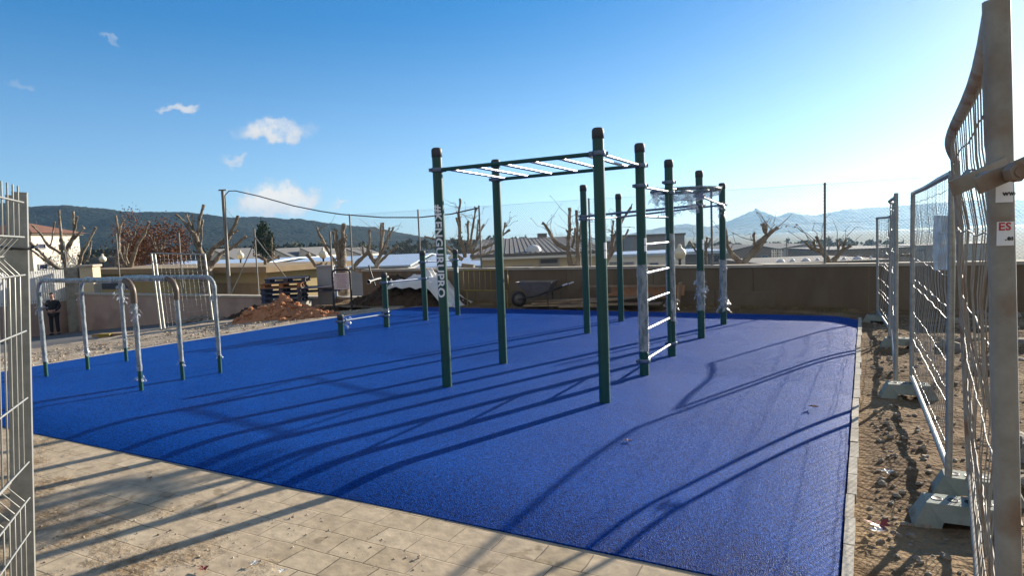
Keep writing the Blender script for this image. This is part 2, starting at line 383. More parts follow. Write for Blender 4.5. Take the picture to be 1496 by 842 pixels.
    h = N.new('ShaderNodeMath'); h.operation = 'MULTIPLY_ADD'
    L.new(br.outputs['Fac'], h.inputs[0]); h.inputs[1].default_value = -.6; L.new(n6.outputs['Fac'], h.inputs[2])
    h2 = N.new('ShaderNodeMath'); h2.operation = 'MULTIPLY_ADD'
    dm = N.new('ShaderNodeMath'); dm.operation = 'MULTIPLY'; L.new(n5.outputs['Fac'], dm.inputs[0]); L.new(r4.outputs['Color'], dm.inputs[1])
    L.new(dm.outputs[0], h2.inputs[0]); h2.inputs[1].default_value = 1.6; L.new(h.outputs[0], h2.inputs[2])
    bp = N.new('ShaderNodeBump'); bp.inputs['Strength'].default_value = .55; bp.inputs['Distance'].default_value = .012
    L.new(h2.outputs[0], bp.inputs['Height']); L.new(bp.outputs['Normal'], b.inputs['Normal'])
    return m_
M['paving'] = paving_mat()

# ------------------------------------------------------------------ sun, sky, haze
SUN_EL, SUN_AZ = math.radians(17.3), math.atan2(.742, .670)
SD = Vector((math.sin(SUN_AZ) * math.cos(SUN_EL), math.cos(SUN_AZ) * math.cos(SUN_EL), math.sin(SUN_EL)))
sl = bpy.data.lights.new('sun', 'SUN'); sl.energy = 5.0; sl.angle = math.radians(.5); sl.color = (1, .90, .75)
so = bpy.data.objects.new('sun', sl); COL.objects.link(so); so.rotation_euler = SD.to_track_quat('Z', 'Y').to_euler(); so.location = SD * 60
world = bpy.data.worlds.new('World'); scene.world = world; world.use_nodes = True
def build_world():
    nt = world.node_tree; N = nt.nodes; L = nt.links
    bg = N['Background']; bg.inputs['Strength'].default_value = .062
    sky = N.new('ShaderNodeTexSky'); sky.sky_type = 'NISHITA'; sky.sun_disc = False
    sky.sun_elevation = SUN_EL; sky.sun_rotation = SUN_AZ
    sky.air_density = 1.0; sky.dust_density = 0.5; sky.ozone_density = 2.5; sky.altitude = 600
    tc = N.new('ShaderNodeTexCoord'); D = tc.outputs['Generated']
    hs = N.new('ShaderNodeHueSaturation'); hs.inputs['Hue'].default_value = .508
    L.new(sky.outputs['Color'], hs.inputs['Color'])
    sp = N.new('ShaderNodeSeparateXYZ'); L.new(D, sp.inputs[0])
    def ramp(src, a, b, lo, hi):
        q = N.new('ShaderNodeMapRange'); q.interpolation_type = 'SMOOTHSTEP'; L.new(src, q.inputs['Value'])
        for n_, v_ in (('From Min', a), ('From Max', b), ('To Min', lo), ('To Max', hi)): q.inputs[n_].default_value = v_
        return q.outputs['Result']
    L.new(ramp(sp.outputs['Z'], 0, .38, 1.10, 1.58), hs.inputs['Saturation'])
    # air near the horizon is bluer than the clear-sky model gives
    tn = N.new('ShaderNodeMix'); tn.data_type = 'RGBA'; tn.blend_type = 'MULTIPLY'; L.new(ramp(sp.outputs['Z'], 0, .30, 1, 0), tn.inputs['Factor'])
    L.new(hs.outputs['Color'], tn.inputs['A']); tn.inputs['B'].default_value = (.80, 1.0, 1.28, 1)
    # even azure of the clear air, blended into the model sky
    az = N.new('ShaderNodeMix'); az.data_type = 'RGBA'; L.new(ramp(sp.outputs['Z'], 0, .42, 0, 1), az.inputs['Factor']); az.inputs['A'].default_value = (2.1, 4.3, 6.2, 1); az.inputs['B'].default_value = (.42, 1.95, 4.5, 1)
    am = N.new('ShaderNodeMix'); am.data_type = 'RGBA'; am.inputs['Factor'].default_value = .42; L.new(tn.outputs['Result'], am.inputs['A']); L.new(az.outputs['Result'], am.inputs['B'])
    # unseen white veil added to the sky behind the viewer, to lighten shadows neutrally
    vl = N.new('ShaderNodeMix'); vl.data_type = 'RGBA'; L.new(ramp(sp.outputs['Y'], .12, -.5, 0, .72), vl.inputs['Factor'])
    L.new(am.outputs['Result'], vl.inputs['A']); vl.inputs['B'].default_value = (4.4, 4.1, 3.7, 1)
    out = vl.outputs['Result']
    def dot(v):
        q = N.new('ShaderNodeVectorMath'); q.operation = 'DOT_PRODUCT'; L.new(DW, q.inputs[0]); q.inputs[1].default_value = v; return q.outputs['Value']
    def mth(op, a, b=None, c=None):
        q = N.new('ShaderNodeMath'); q.operation = op
        for i, x in enumerate((a, b, c)):
            if x is None: continue
            if isinstance(x, (int, float)): q.inputs[i].default_value = x
            else: L.new(x, q.inputs[i])
        return q.outputs[0]
    nz = N.new('ShaderNodeTexNoise'); nz.inputs['Scale'].default_value = 42; nz.inputs['Detail'].default_value = 6; nz.inputs['Roughness'].default_value = .55
    L.new(D, nz.inputs['Vector'])
    sub = N.new('ShaderNodeVectorMath'); sub.operation = 'SUBTRACT'; sub.inputs[1].default_value = (.5, .5, .5); L.new(nz.outputs['Color'], sub.inputs[0])
    sc = N.new('ShaderNodeVectorMath'); sc.operation = 'SCALE'; sc.inputs['Scale'].default_value = .055; L.new(sub.outputs[0], sc.inputs[0])
    ad = N.new('ShaderNodeVectorMath'); ad.operation = 'ADD'; L.new(D, ad.inputs[0]); L.new(sc.outputs[0], ad.inputs[1])
    DW = ad.outputs[0]
    total = None; base = None
    # (px, py, half width, half height, density)
    for (x, y, a, b, k) in ((400, 194, 48, 17, 1.0), (268, 157, 24, 8, .8), (342, 235, 17, 7, .6), (403, 299, 54, 25, 1.6),
                            (412, 290, 36, 19, 1.2), (497, 299, 13, 5, .9), (158, 56, 16, 5, .3), (27, 130, 15, 7, .3),
                            (1088, 286, 58, 10, .8), (1350, 249, 42, 7, .5)):
        c = ray(x, y).normalized(); a *= 1.12; b *= 1.22
        e1 = Vector((c.y, -c.x, 0)).normalized(); e2 = e1.cross(c).normalized()
        if e2.z < 0: e2 = -e2
        dist = ray(x, y).length * FPX
        cz = mth('MAXIMUM', dot(c), .05)
        uu = mth('DIVIDE', mth('DIVIDE', dot(e1), cz), a / dist)
        vv0 = mth('DIVIDE', mth('DIVIDE', dot(e2), cz), b / dist)
        # flat base: below the middle the cloud ends sooner
        vv = mth('MULTIPLY', vv0, mth('ADD', 1.0, mth('MULTIPLY', mth('LESS_THAN', vv0, 0), .5)))
        rr = mth('ADD', mth('MULTIPLY', uu, uu), mth('MULTIPLY', vv, vv))
        f = N.new('ShaderNodeMapRange'); f.interpolation_type = 'SMOOTHSTEP'; L.new(rr, f.inputs['Value'])
        f.inputs['From Min'].default_value = 1.35; f.inputs['From Max'].default_value = .05
        f.inputs['To Min'].default_value = 0; f.inputs['To Max'].default_value = k
        front = mth('GREATER_THAN', dot(c), .3)
        fo = mth('MULTIPLY', f.outputs['Result'], front)
        shade = mth('MULTIPLY', fo, mth('MULTIPLY_ADD', vv0, .5, .5))
        total = fo if total is None else mth('MAXIMUM', total, fo)
        base = shade if base is None else mth('MAXIMUM', base, shade)
    nw = N.new('ShaderNodeTexNoise'); nw.inputs['Scale'].default_value = 30; nw.inputs['Detail'].default_value = 8; nw.inputs['Roughness'].default_value = .65; L.new(D, nw.inputs['Vector'])
    total = mth('MULTIPLY', total, ramp(nw.outputs['Fac'], .36, .60, .35, 1.0))
    cc = N.new('ShaderNodeMix'); cc.data_type = 'RGBA'; cc.inputs['A'].default_value = (4.3, 4.6, 5.1, 1); cc.inputs['B'].default_value = (6.4, 6.2, 5.8, 1)
    L.new(base, cc.inputs['Factor'])
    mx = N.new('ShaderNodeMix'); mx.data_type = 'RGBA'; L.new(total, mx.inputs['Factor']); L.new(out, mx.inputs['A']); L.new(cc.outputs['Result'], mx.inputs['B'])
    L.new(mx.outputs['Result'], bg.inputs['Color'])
build_world()
scene.view_settings.view_transform = 'Standard'; scene.view_settings.look = 'None'; scene.view_settings.gamma = 1
scene.view_settings.exposure = 1.25
scene.render.engine = 'CYCLES'
scene.cycles.use_denoising = True
scene.cycles.max_bounces = 8; scene.cycles.transparent_max_bounces = 24; scene.cycles.volume_bounces = 0

hz = MB(); hz.box((0, 100, 45), (6800, 6600, 190))
hm = bpy.data.materials.new('haze_air'); hm.use_nodes = True
hn = hm.node_tree; hn.nodes.remove(hn.nodes['Principled BSDF'])
pv = hn.nodes.new('ShaderNodeVolumePrincipled'); pv.inputs['Color'].default_value = (.42, .70, 1.0, 1)
pv.inputs['Density'].default_value = 1.5e-4; pv.inputs['Anisotropy'].default_value = .5
hn.links.new(pv.outputs['Volume'], hn.nodes['Material Output'].inputs['Volume'])
hz.build('haze', hm, kind='stuff', label='pale blue haze in the air over the valley')

# ------------------------------------------------------------------ ground
def ts_object(name, mb, material, **kw):
    """mesh given in local (t, s, z); the object is turned onto the street grid"""
    me = bpy.data.meshes.new(name); me.from_pydata([tuple(p) for p in mb.v], [], mb.f); me.update()
    me.polygons.foreach_set('use_smooth', mb.sm); me.materials.append(material)
    o = bpy.data.objects.new(name, me); COL.objects.link(o)
    o.location = (OX, OY, 0); o.rotation_euler = (0, 0, YAW); o['kind'] = kw.pop('kind', 'structure')
    for k, v_ in kw.items(): o[k] = v_
    return o
def sheet(name, ts_, ss_, fz, material, smooth=True):
    mb = MB(); n = len(ts_)
    vs = [Vector((t, s, fz(t, s))) for s in ss_ for t in ts_]
    fs = [(j * n + i, j * n + i + 1, (j + 1) * n + i + 1, (j + 1) * n + i) for j in range(len(ss_) - 1) for i in range(n - 1)]
    mb.add(vs, fs, smooth); return ts_object(name, mb, material)
def frange(a, b, st):
    n = max(1, round((b - a) / st)); return [a + (b - a) * i / n for i in range(n + 1)]
tt = [-2200, -1500, -1000, -600, -400, -250, -160, -110, -80, -60, -45] + frange(-36, -8, 1.5) + frange(-7, 14, .5) + [16, 20, 26, 34, 45, 60, 74, 90, 130, 200, 320, 500, 800, 1300, 2200]
ss = [-2200, -1000, -400, -150, -60, -30, -22, -16] + frange(-14, 0, .7) + frange(.3, 6, .2) + [7, 8, 10, 13, 17, 22, 30, 40, 55, 75, 95, 115, 150, 220, 330, 500, 800, 1300, 2200]
sheet('ground', tt, ss, lambda t, s: terrain(t, s) - (.08 if -8 < t < 14 and -20 < s < 1 else .03), M['field'])

# rubber play surface, its borders rolling down to the kerbs
def t_left(s):
    pts = [(-9.4, -1.68), (-7.4, -1.62), (-5.8, -1.55), (-4.2, -1.43), (-2.8, -1.34), (-1.5, -1.22), (-.4, -1.02), (.95, -.62)]
    if s <= pts[0][0]: return pts[0][1]
    for (a, b), (c, d) in zip(pts, pts[1:]):
        if s <= c: return b + (d - b) * (s - a) / (c - a)
    return pts[-1][1]
S_NEAR, S_FAR, T_RIGHT = -9.37, .95, 9.42
def edge_d(t, s):
    a = [t - t_left(s), T_RIGHT - t, s - S_NEAR, S_FAR - s]
    # rounded far corners
    d = min(a)
    for q in (a[0], a[1]):
        if q < .5 and a[3] < .5: d = min(d, .5 - math.hypot(.5 - q, .5 - a[3]))
    return d
def rz(d):
    w = .62
    z = -.075 * (1 - d / w) ** 2 if d < w else 0
    return z
rb = MB()
NT, NS = 150, 150
def bias(k):      # denser rows near the borders
    return .5 - .5 * math.cos(pi * k) if True else k
vs = []
for j in range(NS + 1):
    s = lerp(S_NEAR, S_FAR, bias(j / NS)); tl = t_left(s)
    t0, t1 = tl, T_RIGHT
    c = S_FAR - s
    if c < .5:
        cut = .5 - math.sqrt(max(0, .25 - (.5 - c) ** 2)); t0 += cut; t1 -= cut
    for i in range(NT + 1):
        t = lerp(t0, t1, bias(i / NT))
        vs.append(Vector((t, s, rz(max(0, edge_d(t, s))) + .002 * noise.noise((t * .8, s * .8, 0)))))
n = NT + 1
rb.add(vs, [(j * n + i, j * n + i + 1, (j + 1) * n + i + 1, (j + 1) * n + i) for j in range(NS) for i in range(NT)], True)
rim = [i for i in range(n)] + [j * n + NT for j in range(1, NS + 1)] + [NS * n + i for i in range(NT - 1, -1, -1)] + [j * n for j in range(NS - 1, 0, -1)]
top = [vs[i] for i in rim]; bot = [Vector((p.x, p.y, -.11)) for p in top]; k = len(rim)
rb.add(top + bot, [(i, k + i, k + (i + 1) % k, (i + 1) % k) for i in range(k)])
ts_object('rubber_surface', rb, M['rubber'])

# slab paving in front
def pave_z(t, s): return -.083 + .006 * noise.noise((t * .7, s * .7, 3)) + .0015 * noise.noise((t * 5, s * 5, 9))
sheet('paving', frange(-9, 9.5, .12), frange(-18, S_NEAR - .002, .12), pave_z, M['paving'])

# kerbs
kb = MB()
for i in range(36):          # right kerb: short cast lengths
    s0 = lerp(-12.5, .85, i / 36); s1 = lerp(-12.5, .85, (i + 1) / 36) - .012
    w0 = T_RIGHT + .004 + R.uniform(-.0, .006); w1 = w0 + .052 + R.uniform(-.006, .01)
    kb.box(((w0 + w1) / 2, (s0 + s1) / 2, -.13), (w1 - w0, s1 - s0, .14 + R.uniform(-.008, .008)))
ts_object('kerb_edging', kb, M['kerb'])
lk = MB()
def lkf(a, b):
    s = lerp(-12, 1.3, a); tl = t_left(s) if s > -9.6 else -1.42
    t = tl - .006 - b * .36; return Vector((t, s, max(-.088, terrain(t, s) + .02) if b < 1 else terrain(t, s) - .02))
lk.grid(lambda a, b: lkf(a, b), 70, 3, False); lk.f = [f[::-1] for f in lk.f]
ts_object('concrete_margin', lk, M['kerb'])

# gravel bed and road on the falling ground to the left
sheet('gravel_bed', frange(-9, -.4, .13), frange(-9.5, 2.9, .13),
      lambda t, s: terrain(t, s) + (-.012 if t > t_left(max(-9.5, min(.1, s))) - .40 else .012) + .018 * noise.noise((t * 3, s * 3, 1)) + .012 * noise.noise((t * 9, s * 9, 2)), M['gravel'])
sheet('road', frange(-34, -9.01, .5), frange(-14, 4.9, .4), lambda t, s: terrain(t, s) + .012, M['asphalt'])
# strip of earth along the foot of the back wall and down the right side
def strip_z(t, s): return -.095 + .05 * noise.noise((t * .9, s * .9, 5)) + .03 * noise.noise((t * 3.1, s * 3.1, 7)) + .012 * noise.noise((t * 9, s * 9, 8))
sheet('earth_margin', frange(-4.2, 9.5, .1), frange(.85, 2.42, .08), lambda t, s: strip_z(t, s) + .05 * sm((s - 1.6) / .8), M['dirt'])
def right_z(t, s):
    e = sm((t - 9.5) / .25)
    return -.12 + e * (.02 + .06 * noise.noise((t * .9, s * .9, 5)) + .04 * noise.noise((t * 2.7, s * 2.7, 7)) + .02 * noise.noise((t * 8, s * 8, 8))) + .10 * sm((t - 10.4) / 1.5)
sheet('dirt_ground', frange(9.44, 16, .06), frange(-14, 2.42, .075), right_z, M['dirt'])

# stones along the right kerb, stones out beyond the fence, pebbles on the left dirt
st = MB()
for i in range(520):
    t = 9.55 + abs(R.gauss(0, .16)) + R.random() * .12; s = R.uniform(-11, .9)
    r = R.choice((.006, .009, .012, .016, .024)) * R.uniform(.6, 1.25)
    st.rock(W(t, s, right_z(t, s) + r * .2), r, R.uniform(.45, .8), i, 7)
for i in range(900):
    t = R.uniform(9.55, 11.2); s = R.uniform(-11, 1.4); r = R.choice((.006, .009, .014, .02)) * R.uniform(.7, 1.4)
    st.rock(W(t, s, right_z(t, s) + r * .2), r, R.uniform(.5, .8), i + 700, 5)
st.build('rubble', M['stone'], kind='stuff', label='grey rubble and pebbles along the right kerb')
st = MB()
for i in range(420):
    t = R.uniform(10.5, 15); s = R.uniform(-8, 1.3); r = R.choice((.03, .05, .08, .12)) * R.uniform(.6, 1.3)
    st.rock(W(t, s, right_z(min(t, 15.9), s) + r * .15), r, R.uniform(.4, .75), i + 3000, 8)
st.build('rock_spoil', M['stone'], kind='stuff', label='broken rock spread over the ground outside the mesh fence')
st = MB()
for i in range(420):
    p = G(R.uniform(30, 620), R.uniform(715, 860), -.08); t, s = TS(p)
    if s > S_NEAR - .25: continue
    r = R.choice((.002, .003, .004, .007)) * R.uniform(.7, 1.4)
    st.rock(W(t, s, pave_z(t, s) + r * .25), r, R.uniform(.5, .8), i + 5000, 6)
st.build('pebbles', M['gravel'], kind='stuff', label='loose pebbles on the dirt-covered paving')
st = MB()
for i in range(1300):
    t = R.uniform(-6.5, -1.75); s = R.uniform(-9, 2.6); r = R.choice((.012, .018, .03)) * R.uniform(.7, 1.3)
    st.rock(W(t, s, terrain(t, s) + .012 + r * .25), r, R.uniform(.5, .8), i + 7000, 5)
st.build('gravel_stones', M['gravel'], kind='stuff', label='pale gravel stones beyond the left border')
gr = MB()
for i in range(2600):
    t = R.uniform(-2.5, 10.5); s = R.uniform(1.7, 2.28) if R.random() < .75 else R.uniform(1.05, 2.1)
    if noise.noise((t * 1.3, s * 2, 3)) < -.05: continue
    h = R.uniform(.03, .13); p = W(t, s, strip_z(min(t, 9.4), s) + .03)
    a = R.uniform(0, 6.28); d = Vector((math.cos(a), math.sin(a), 0)) * .006; q = Vector((R.uniform(-1, 1), R.uniform(-1, 1), 0)) * h * .5
    gr.add([p - d, p + d, p + q + Vector((0, 0, h))], [(0, 1, 2)])
for i in range(700):
    t = R.uniform(9.6, 11); s = R.uniform(-6, 1)
    if noise.noise((t * 1.3, s * 1.2, 13)) < .12: continue
    h = R.uniform(.02, .06); p = W(t, s, right_z(t, s))
    a = R.uniform(0, 6.28); d = Vector((math.cos(a), math.sin(a), 0)) * .004; q = Vector((R.uniform(-1, 1), R.uniform(-1, 1), 0)) * h * .5
    gr.add([p - d, p + d, p + q + Vector((0, 0, h))], [(0, 1, 2)])
gr.build('grass', M['grass'], kind='stuff', label='sparse dry grass at the foot of the back wall')

# ------------------------------------------------------------------ hills and mountains
def interp(pts, x):
    if x <= pts[0][0]: return pts[0][1]
    for (a, b), (c, d) in zip(pts, pts[1:]):
        if x <= c: return b + (d - b) * (x - a) / (c - a)
    return pts[-1][1]
def ridge(name, prof, Y, depth, x0, x1, nx, ny, amp, fr, material, foot, rough_=.3):
    mb = MB()
    def fn(a, b):
        px = lerp(x0, x1, a); top = P(px, interp(prof, px), Y)
        X = top.x; k = 1 - abs(2 * b - 1); k2 = k ** 1.15
        y = Y + (b - .5) * 2 * depth
        z = foot + (top.z - foot) * k2
        z += amp * (noise.fractal(Vector((X * fr, y * fr, 1.3)), .8, 2.1, 6)) * (.25 + .75 * k) * (1 if k < .97 else .5)
        z += amp * rough_ * (.6 - abs(noise.noise((X * fr * 9, y * fr * 9, 4))) * 1.6 + .5 * noise.noise((X * fr * 24, y * fr * 24, 6)))
        return Vector((X * (y / Y) if False else X, y, z))
    mb.grid(fn, nx, ny); return mb.build(name, material, kind='structure', recentre=False)
hill = [(-500, 296), (-100, 297), (0, 299), (60, 301), (100, 302), (150, 306), (200, 310), (260, 309), (300, 315), (350, 319), (390, 319), (420, 321),
        (440, 320), (470, 326), (520, 333), (570, 340), (620, 346), (650, 349), (700, 354), (760, 358), (900, 362)]
ridge('hills', hill, 1000, 480, -500, 900, 340, 60, 7, .012, M['hill'], -16)
mnt = [(560, 356), (760, 352), (860, 349), (905, 345), (950, 336), (980, 330), (1005, 328), (1035, 333), (1060, 325), (1080, 317), (1095, 310), (1106, 306), (1114, 311),
       (1130, 319), (1152, 311), (1172, 314), (1192, 315), (1215, 310), (1235, 306), (1270, 304), (1300, 302), (1350, 299), (1420, 293), (1500, 292), (1750, 288)]
ridge('mountains', mnt, 2500, 500, 560, 1750, 700, 50, 5, .004, M['mountain'], -16, .9)

# belt of dark trees across the valley
def crown(mb, c, rx, ry, rz_, n, size, clumps=18, seed=1):
    rr = random.Random(seed); cs = []
    for _ in range(clumps):
        while True:
            d = Vector((rr.uniform(-1, 1), rr.uniform(-1, 1), rr.uniform(-1, 1)))
            if d.length < 1: break
        cs.append((Vector((d.x * rx, d.y * ry, d.z * rz_)), rr.uniform(.28, .5)))
    for _ in range(n):
        q, w = rr.choice(cs); d = Vector((rr.gauss(0, 1), rr.gauss(0, 1), rr.gauss(0, .8))) * .5
        p = Vector(c) + q + Vector((d.x * rx * w, d.y * ry * w, d.z * rz_ * w))
        mb.quad(p, size * rr.uniform(.5, 1.2), size * rr.uniform(.5, 1.2), (rr.uniform(-1, 1), rr.uniform(-1, 1), rr.uniform(-.2, 1)), rr.uniform(0, 6))
tb = MB()
for i in range(120):
    px = R.uniform(-60, 760); Y = R.uniform(230, 330); p = P(px, R.uniform(364, 371) - (px - 300) * .03, Y); h = R.uniform(4, 7)
    crown(tb, (p.x, Y, p.z - h * .3), h * .9, h * .9, h * .6, 70, 1.1, 7, i)
for i in range(46):
    px = R.uniform(930, 1320); Y = R.uniform(300, 380); p = P(px, R.uniform(356, 361) - (px - 1000) * .02, Y); h = R.uniform(3, 6)
    crown(tb, (p.x, Y, p.z - h * .4), h * .9, h * .9, h * .6, 60, 1.1, 7, i + 400)
tb.build('tree_belt', M['belt_leaf'], kind='stuff', label='dark belt of trees across the valley floor')

# ------------------------------------------------------------------ calisthenics equipment
RG = .054
def ring(parent, x, y, z, lug=None):
    mb = MB(); r = RG + .014
    mb.lathe((x, y, z), [(RG + .001, -.022), (r, -.022), (r + .002, -.018), (r + .002, .018), (r, .022), (RG + .001, .022)], 24)
    for a in (lug or (0.3, 3.44)):
        d = Vector((math.cos(a), math.sin(a), 0)); e = Vector((-d.y, d.x, 0))
        mb.box(Vector((x, y, z)) + d * (r + .012), (.028, .03, .036), d, e)
        mb.tube([Vector((x, y, z)) + d * (r + .012) - e * .026, Vector((x, y, z)) + d * (r + .012) + e * .026], .006, 6)
    return mb.build('clamp_ring', M['clamp'], parent)
def film_sleeve(parent, x, y, z0, z1, r0_, tufts=(), seed=0, name='film_wrap'):
    mb = MB(); n = 22; rows = max(6, int((z1 - z0) / .02))
    def fn(a, b):
        an = 2 * pi * a; z = lerp(z0, z1, b)
        q = r0_ + .004 + .006 * abs(noise.noise((math.cos(an) * 2, math.sin(an) * 2, z * 9 + seed))) + .005 * max(0, noise.noise((an * 2 + z * 14, z * 5, seed + 3)))
        zz = z + (.02 * noise.noise((an, seed, 0)) if b in (0, 1) else 0)
        return Vector((x + q * math.cos(an), y + q * math.sin(an), zz))
    mb.grid(fn, n, rows)
    rr = random.Random(seed + 11)
    for (z, w) in tufts: crumple(mb, Vector((x, y, z)), r0_, w, rr)
    return mb.build(name, M['film'], parent)
def crumple(mb, c, r, w, rr):
    for i in range(9):
        a = rr.uniform(0, 6.28); d = Vector((math.cos(a), math.sin(a), rr.uniform(-.6, .3))); e = Vector((-d.y, d.x, rr.uniform(-.5, .5)))
        p = c + Vector((math.cos(a), math.sin(a), 0)) * r + Vector((0, 0, rr.uniform(-w, w)))
        L_ = w * rr.uniform(.35, 1.0); N_ = 4; vs = []
        for j in range(N_ + 1):
            q = p + d * (L_ * j / N_) + Vector((0, 0, -.5 * w * (j / N_) ** 2)) + Vector((rr.uniform(-1, 1), rr.uniform(-1, 1), rr.uniform(-1, 1))) * w * .15
            vs += [q - e * w * .28, q + e * w * .28 + Vector((0, 0, rr.uniform(-1, 1) * w * .15))]
        mb.add(vs, [(2 * j, 2 * j + 1, 2 * j + 3, 2 * j + 2) for j in range(N_)], True)
def post(root, x, y, h, rings=(), r=RG, lug=None):
    mb = MB(); mb.lathe((x, y, 0), [(r, -.14), (r, h - .10)], 28); mb.add([], [])
    o = mb.build('post', M['green'], root)
    cb = MB(); cb.lathe((x, y, h - .10), [(r + .0005, 0), (r + .004, .002), (r + .004, .075), (r - .002, .093), (r - .016, .103), (.001, .106)], 28)
    cb.build('post_cap', M['cap'], o)
    for z in rings: ring(o, x, y, z, lug)
    return o
def bar(root, name, a, b, r, m_, n=12): 
    mb = MB(); mb.tube([a, b], r, n); return mb.build(name, m_, root)
def Q(p, z): return Vector((p[0], p[1], z))
def inset(a, b, d):
    v_ = (b - a).normalized(); return a + v_ * d, b - v_ * d

P1, P2, P3, P4 = (-.76, 7.13), (-.15, 8.36), (.86, 6.20), (1.48, 7.35)
P5, P6, P7, P8, P9 = (2.07, 8.45), (2.85, 9.79), (3.63, 11.14), (1.22, 10.70), (2.02, 12.08)
rig = thing('calisthenics_rig', 'tall green post exercise rig with overhead ladder, wall bars and film wrapped lower posts', 'exercise rig', (1.2, 8.6, 0))
H = 2.62
ZB = 2.385
sunlug = (math.atan2(UY, UX), math.atan2(-UY, -UX))
o1 = post(rig, *P1, H, [ZB]); o2 = post(rig, *P2, H, [ZB - .015]); o3 = post(rig, *P3, H, [ZB])
o4 = post(rig, *P4, H, [ZB - .01, 2.15, .165]); o5 = post(rig, *P5, 2.55, [2.26, 2.13, .165])
o6 = post(rig, *P6, 2.52, [2.20, 2.145, 2.005]); o7 = post(rig, *P7, 2.42, [2.05]); o8 = post(rig, *P8, 2.44, [1.93, 1.885]); o9 = post(rig, *P9, 2.36, [1.93])
for a, b, nm in ((P1, P3, 'beam'), (P2, P4, 'beam')):
    A, B = inset(Q(a, ZB - (.015 if a is P2 else 0)), Q(b, ZB - (.01 if b is P4 else 0)), RG + .01); bar(rig, nm, A, B, .021, M['green'])
for k in (.07, .245, .42, .595, .765, .925):
    A = lerp(Q(P1, ZB), Q(P3, ZB), k); B = lerp(Q(P2, ZB - .012), Q(P4, ZB - .01), k); A, B = inset(A, B, .015); bar(rig, 'rung', A, B, .0165, M['steel'])
A, B = inset(Q(P3, ZB), Q(P4, ZB - .01), RG + .006); bar(rig, 'rung', A, B, .0165, M['steel'])
# wall bars between the fourth and fifth post, carried on two slim rails
du = (Vector((P5[0] - P4[0], P5[1] - P4[1], 0))).normalized()
RA, RB = Q(P4, 0) + du * (RG + .035), Q(P5, 0) - du * (RG + .035)
for q in (RA, RB): bar(rig, 'rail', Q(q, .14), Q(q, 2.17), .019, M['green'])
for z in (.165, .51, .84, 1.16, 1.49, 1.81, 2.14):
    a_, b_ = inset(Q(RA, z), Q(RB, z), .012); bar(rig, 'rung', a_, b_, .0165, M['steel'])
# pull-up bars
A, B = inset(Q(P8, 1.93), Q(P6, 2.005), RG + .006); bar(rig, 'pull_up_bar', A, B, .0185, M['clamp'])
A, B = inset(Q(P8, 1.885), Q(P9, 1.93), RG + .006); bar(rig, 'pull_up_bar', A, B, .0165, M['clamp'])
A, B = inset(Q(P9, 1.93), Q(P7, 2.05), RG + .006); bar(rig, 'pull_up_bar', A, B, .0165, M['clamp'])
A, B = inset(Q(P6, 2.145), Q(P7, 2.05), RG + .006); bar(rig, 'pull_up_bar', A, B, .0165, M['steel'])
# flat wheel of handles between the fifth and sixth post, still in its wrapping
gc = Vector(((P5[0] + P6[0]) / 2, (P5[1] + P6[1]) / 2, 2.19)); av = Vector((VX, VY, 0)); au = Vector((UX, UY, 0))
gw = MB(); loop = []
for i in range(41):
    a = 2 * pi * i / 40; loop.append(gc + av * (.46 * math.cos(a)) + au * (.46 * math.sin(a)))
gw.tube(loop, .024, 10, False)
for k in (-.25, 0, .25): gw.tube([gc + av * k + au * -.40, gc + av * k + au * .40], .017, 8)
for sgn in (-1, 1): gw.tube([gc + au * (.44 * sgn), Q(P5 if sgn < 0 else P6, 2.17) - au * (.06 * sgn)], .022, 8)
gwo = gw.build('grip_wheel', M['green'], rig)
gf = MB()
def gff(a, b):
    an = 2 * pi * a; q = .50 * b
    sag = -.05 - .09 * (1 - b * b) + .05 * noise.noise((math.cos(an) * 2 * b, math.sin(an) * 2 * b, 1)) + .03 * noise.noise((math.cos(an) * 6 * b, math.sin(an) * 6 * b, 5))
    if b > .97: sag = .03
    return gc + av * (q * math.cos(an)) + au * (q * math.sin(an)) + Vector((0, 0, sag))
gf.grid(gff, 40, 12); rr = random.Random(3)
for i in range(4): crumple(gf, gc + av * R.uniform(-.3, .1) + Vector((0, 0, -.13)), .04, .14, rr)
crumple(gf, gc - av * .42 + Vector((0, 0, -.05)), .02, .12, rr)
gf.build('film_wrap', M['loosefilm'], gwo)
film_sleeve(o4, *P4, .28, 1.27, RG, [(.36, .03), (.30, .035), (1.2, .03)], 1)
film_sleeve(o5, *P5, .46, 1.60, RG, [(.52, .05), (.66, .06), (.8, .07)], 2)
film_sleeve(o6, *P6, .42, 1.02, RG, [(.80, .10), (.70, .07), (.5, .03)], 3)
film_sleeve(o7, *P7, .28, 1.12, RG, [(.34, .09), (.44, .06), (1.02, .05)], 4)
lf = MB(); crumple(lf, Q(P7, 2.03) - du * .12, .03, .09, rr); crumple(lf, Q(P7, 1.95) - du * .1, .02, .09, rr); lf.build('film_wrap', M['loosefilm'], o7)
lf = MB(); crumple(lf, Q(P8, 1.92) + Vector((.1, 0, .01)), .03, .06, rr); lf.build('film_wrap', M['loosefilm'], o8)

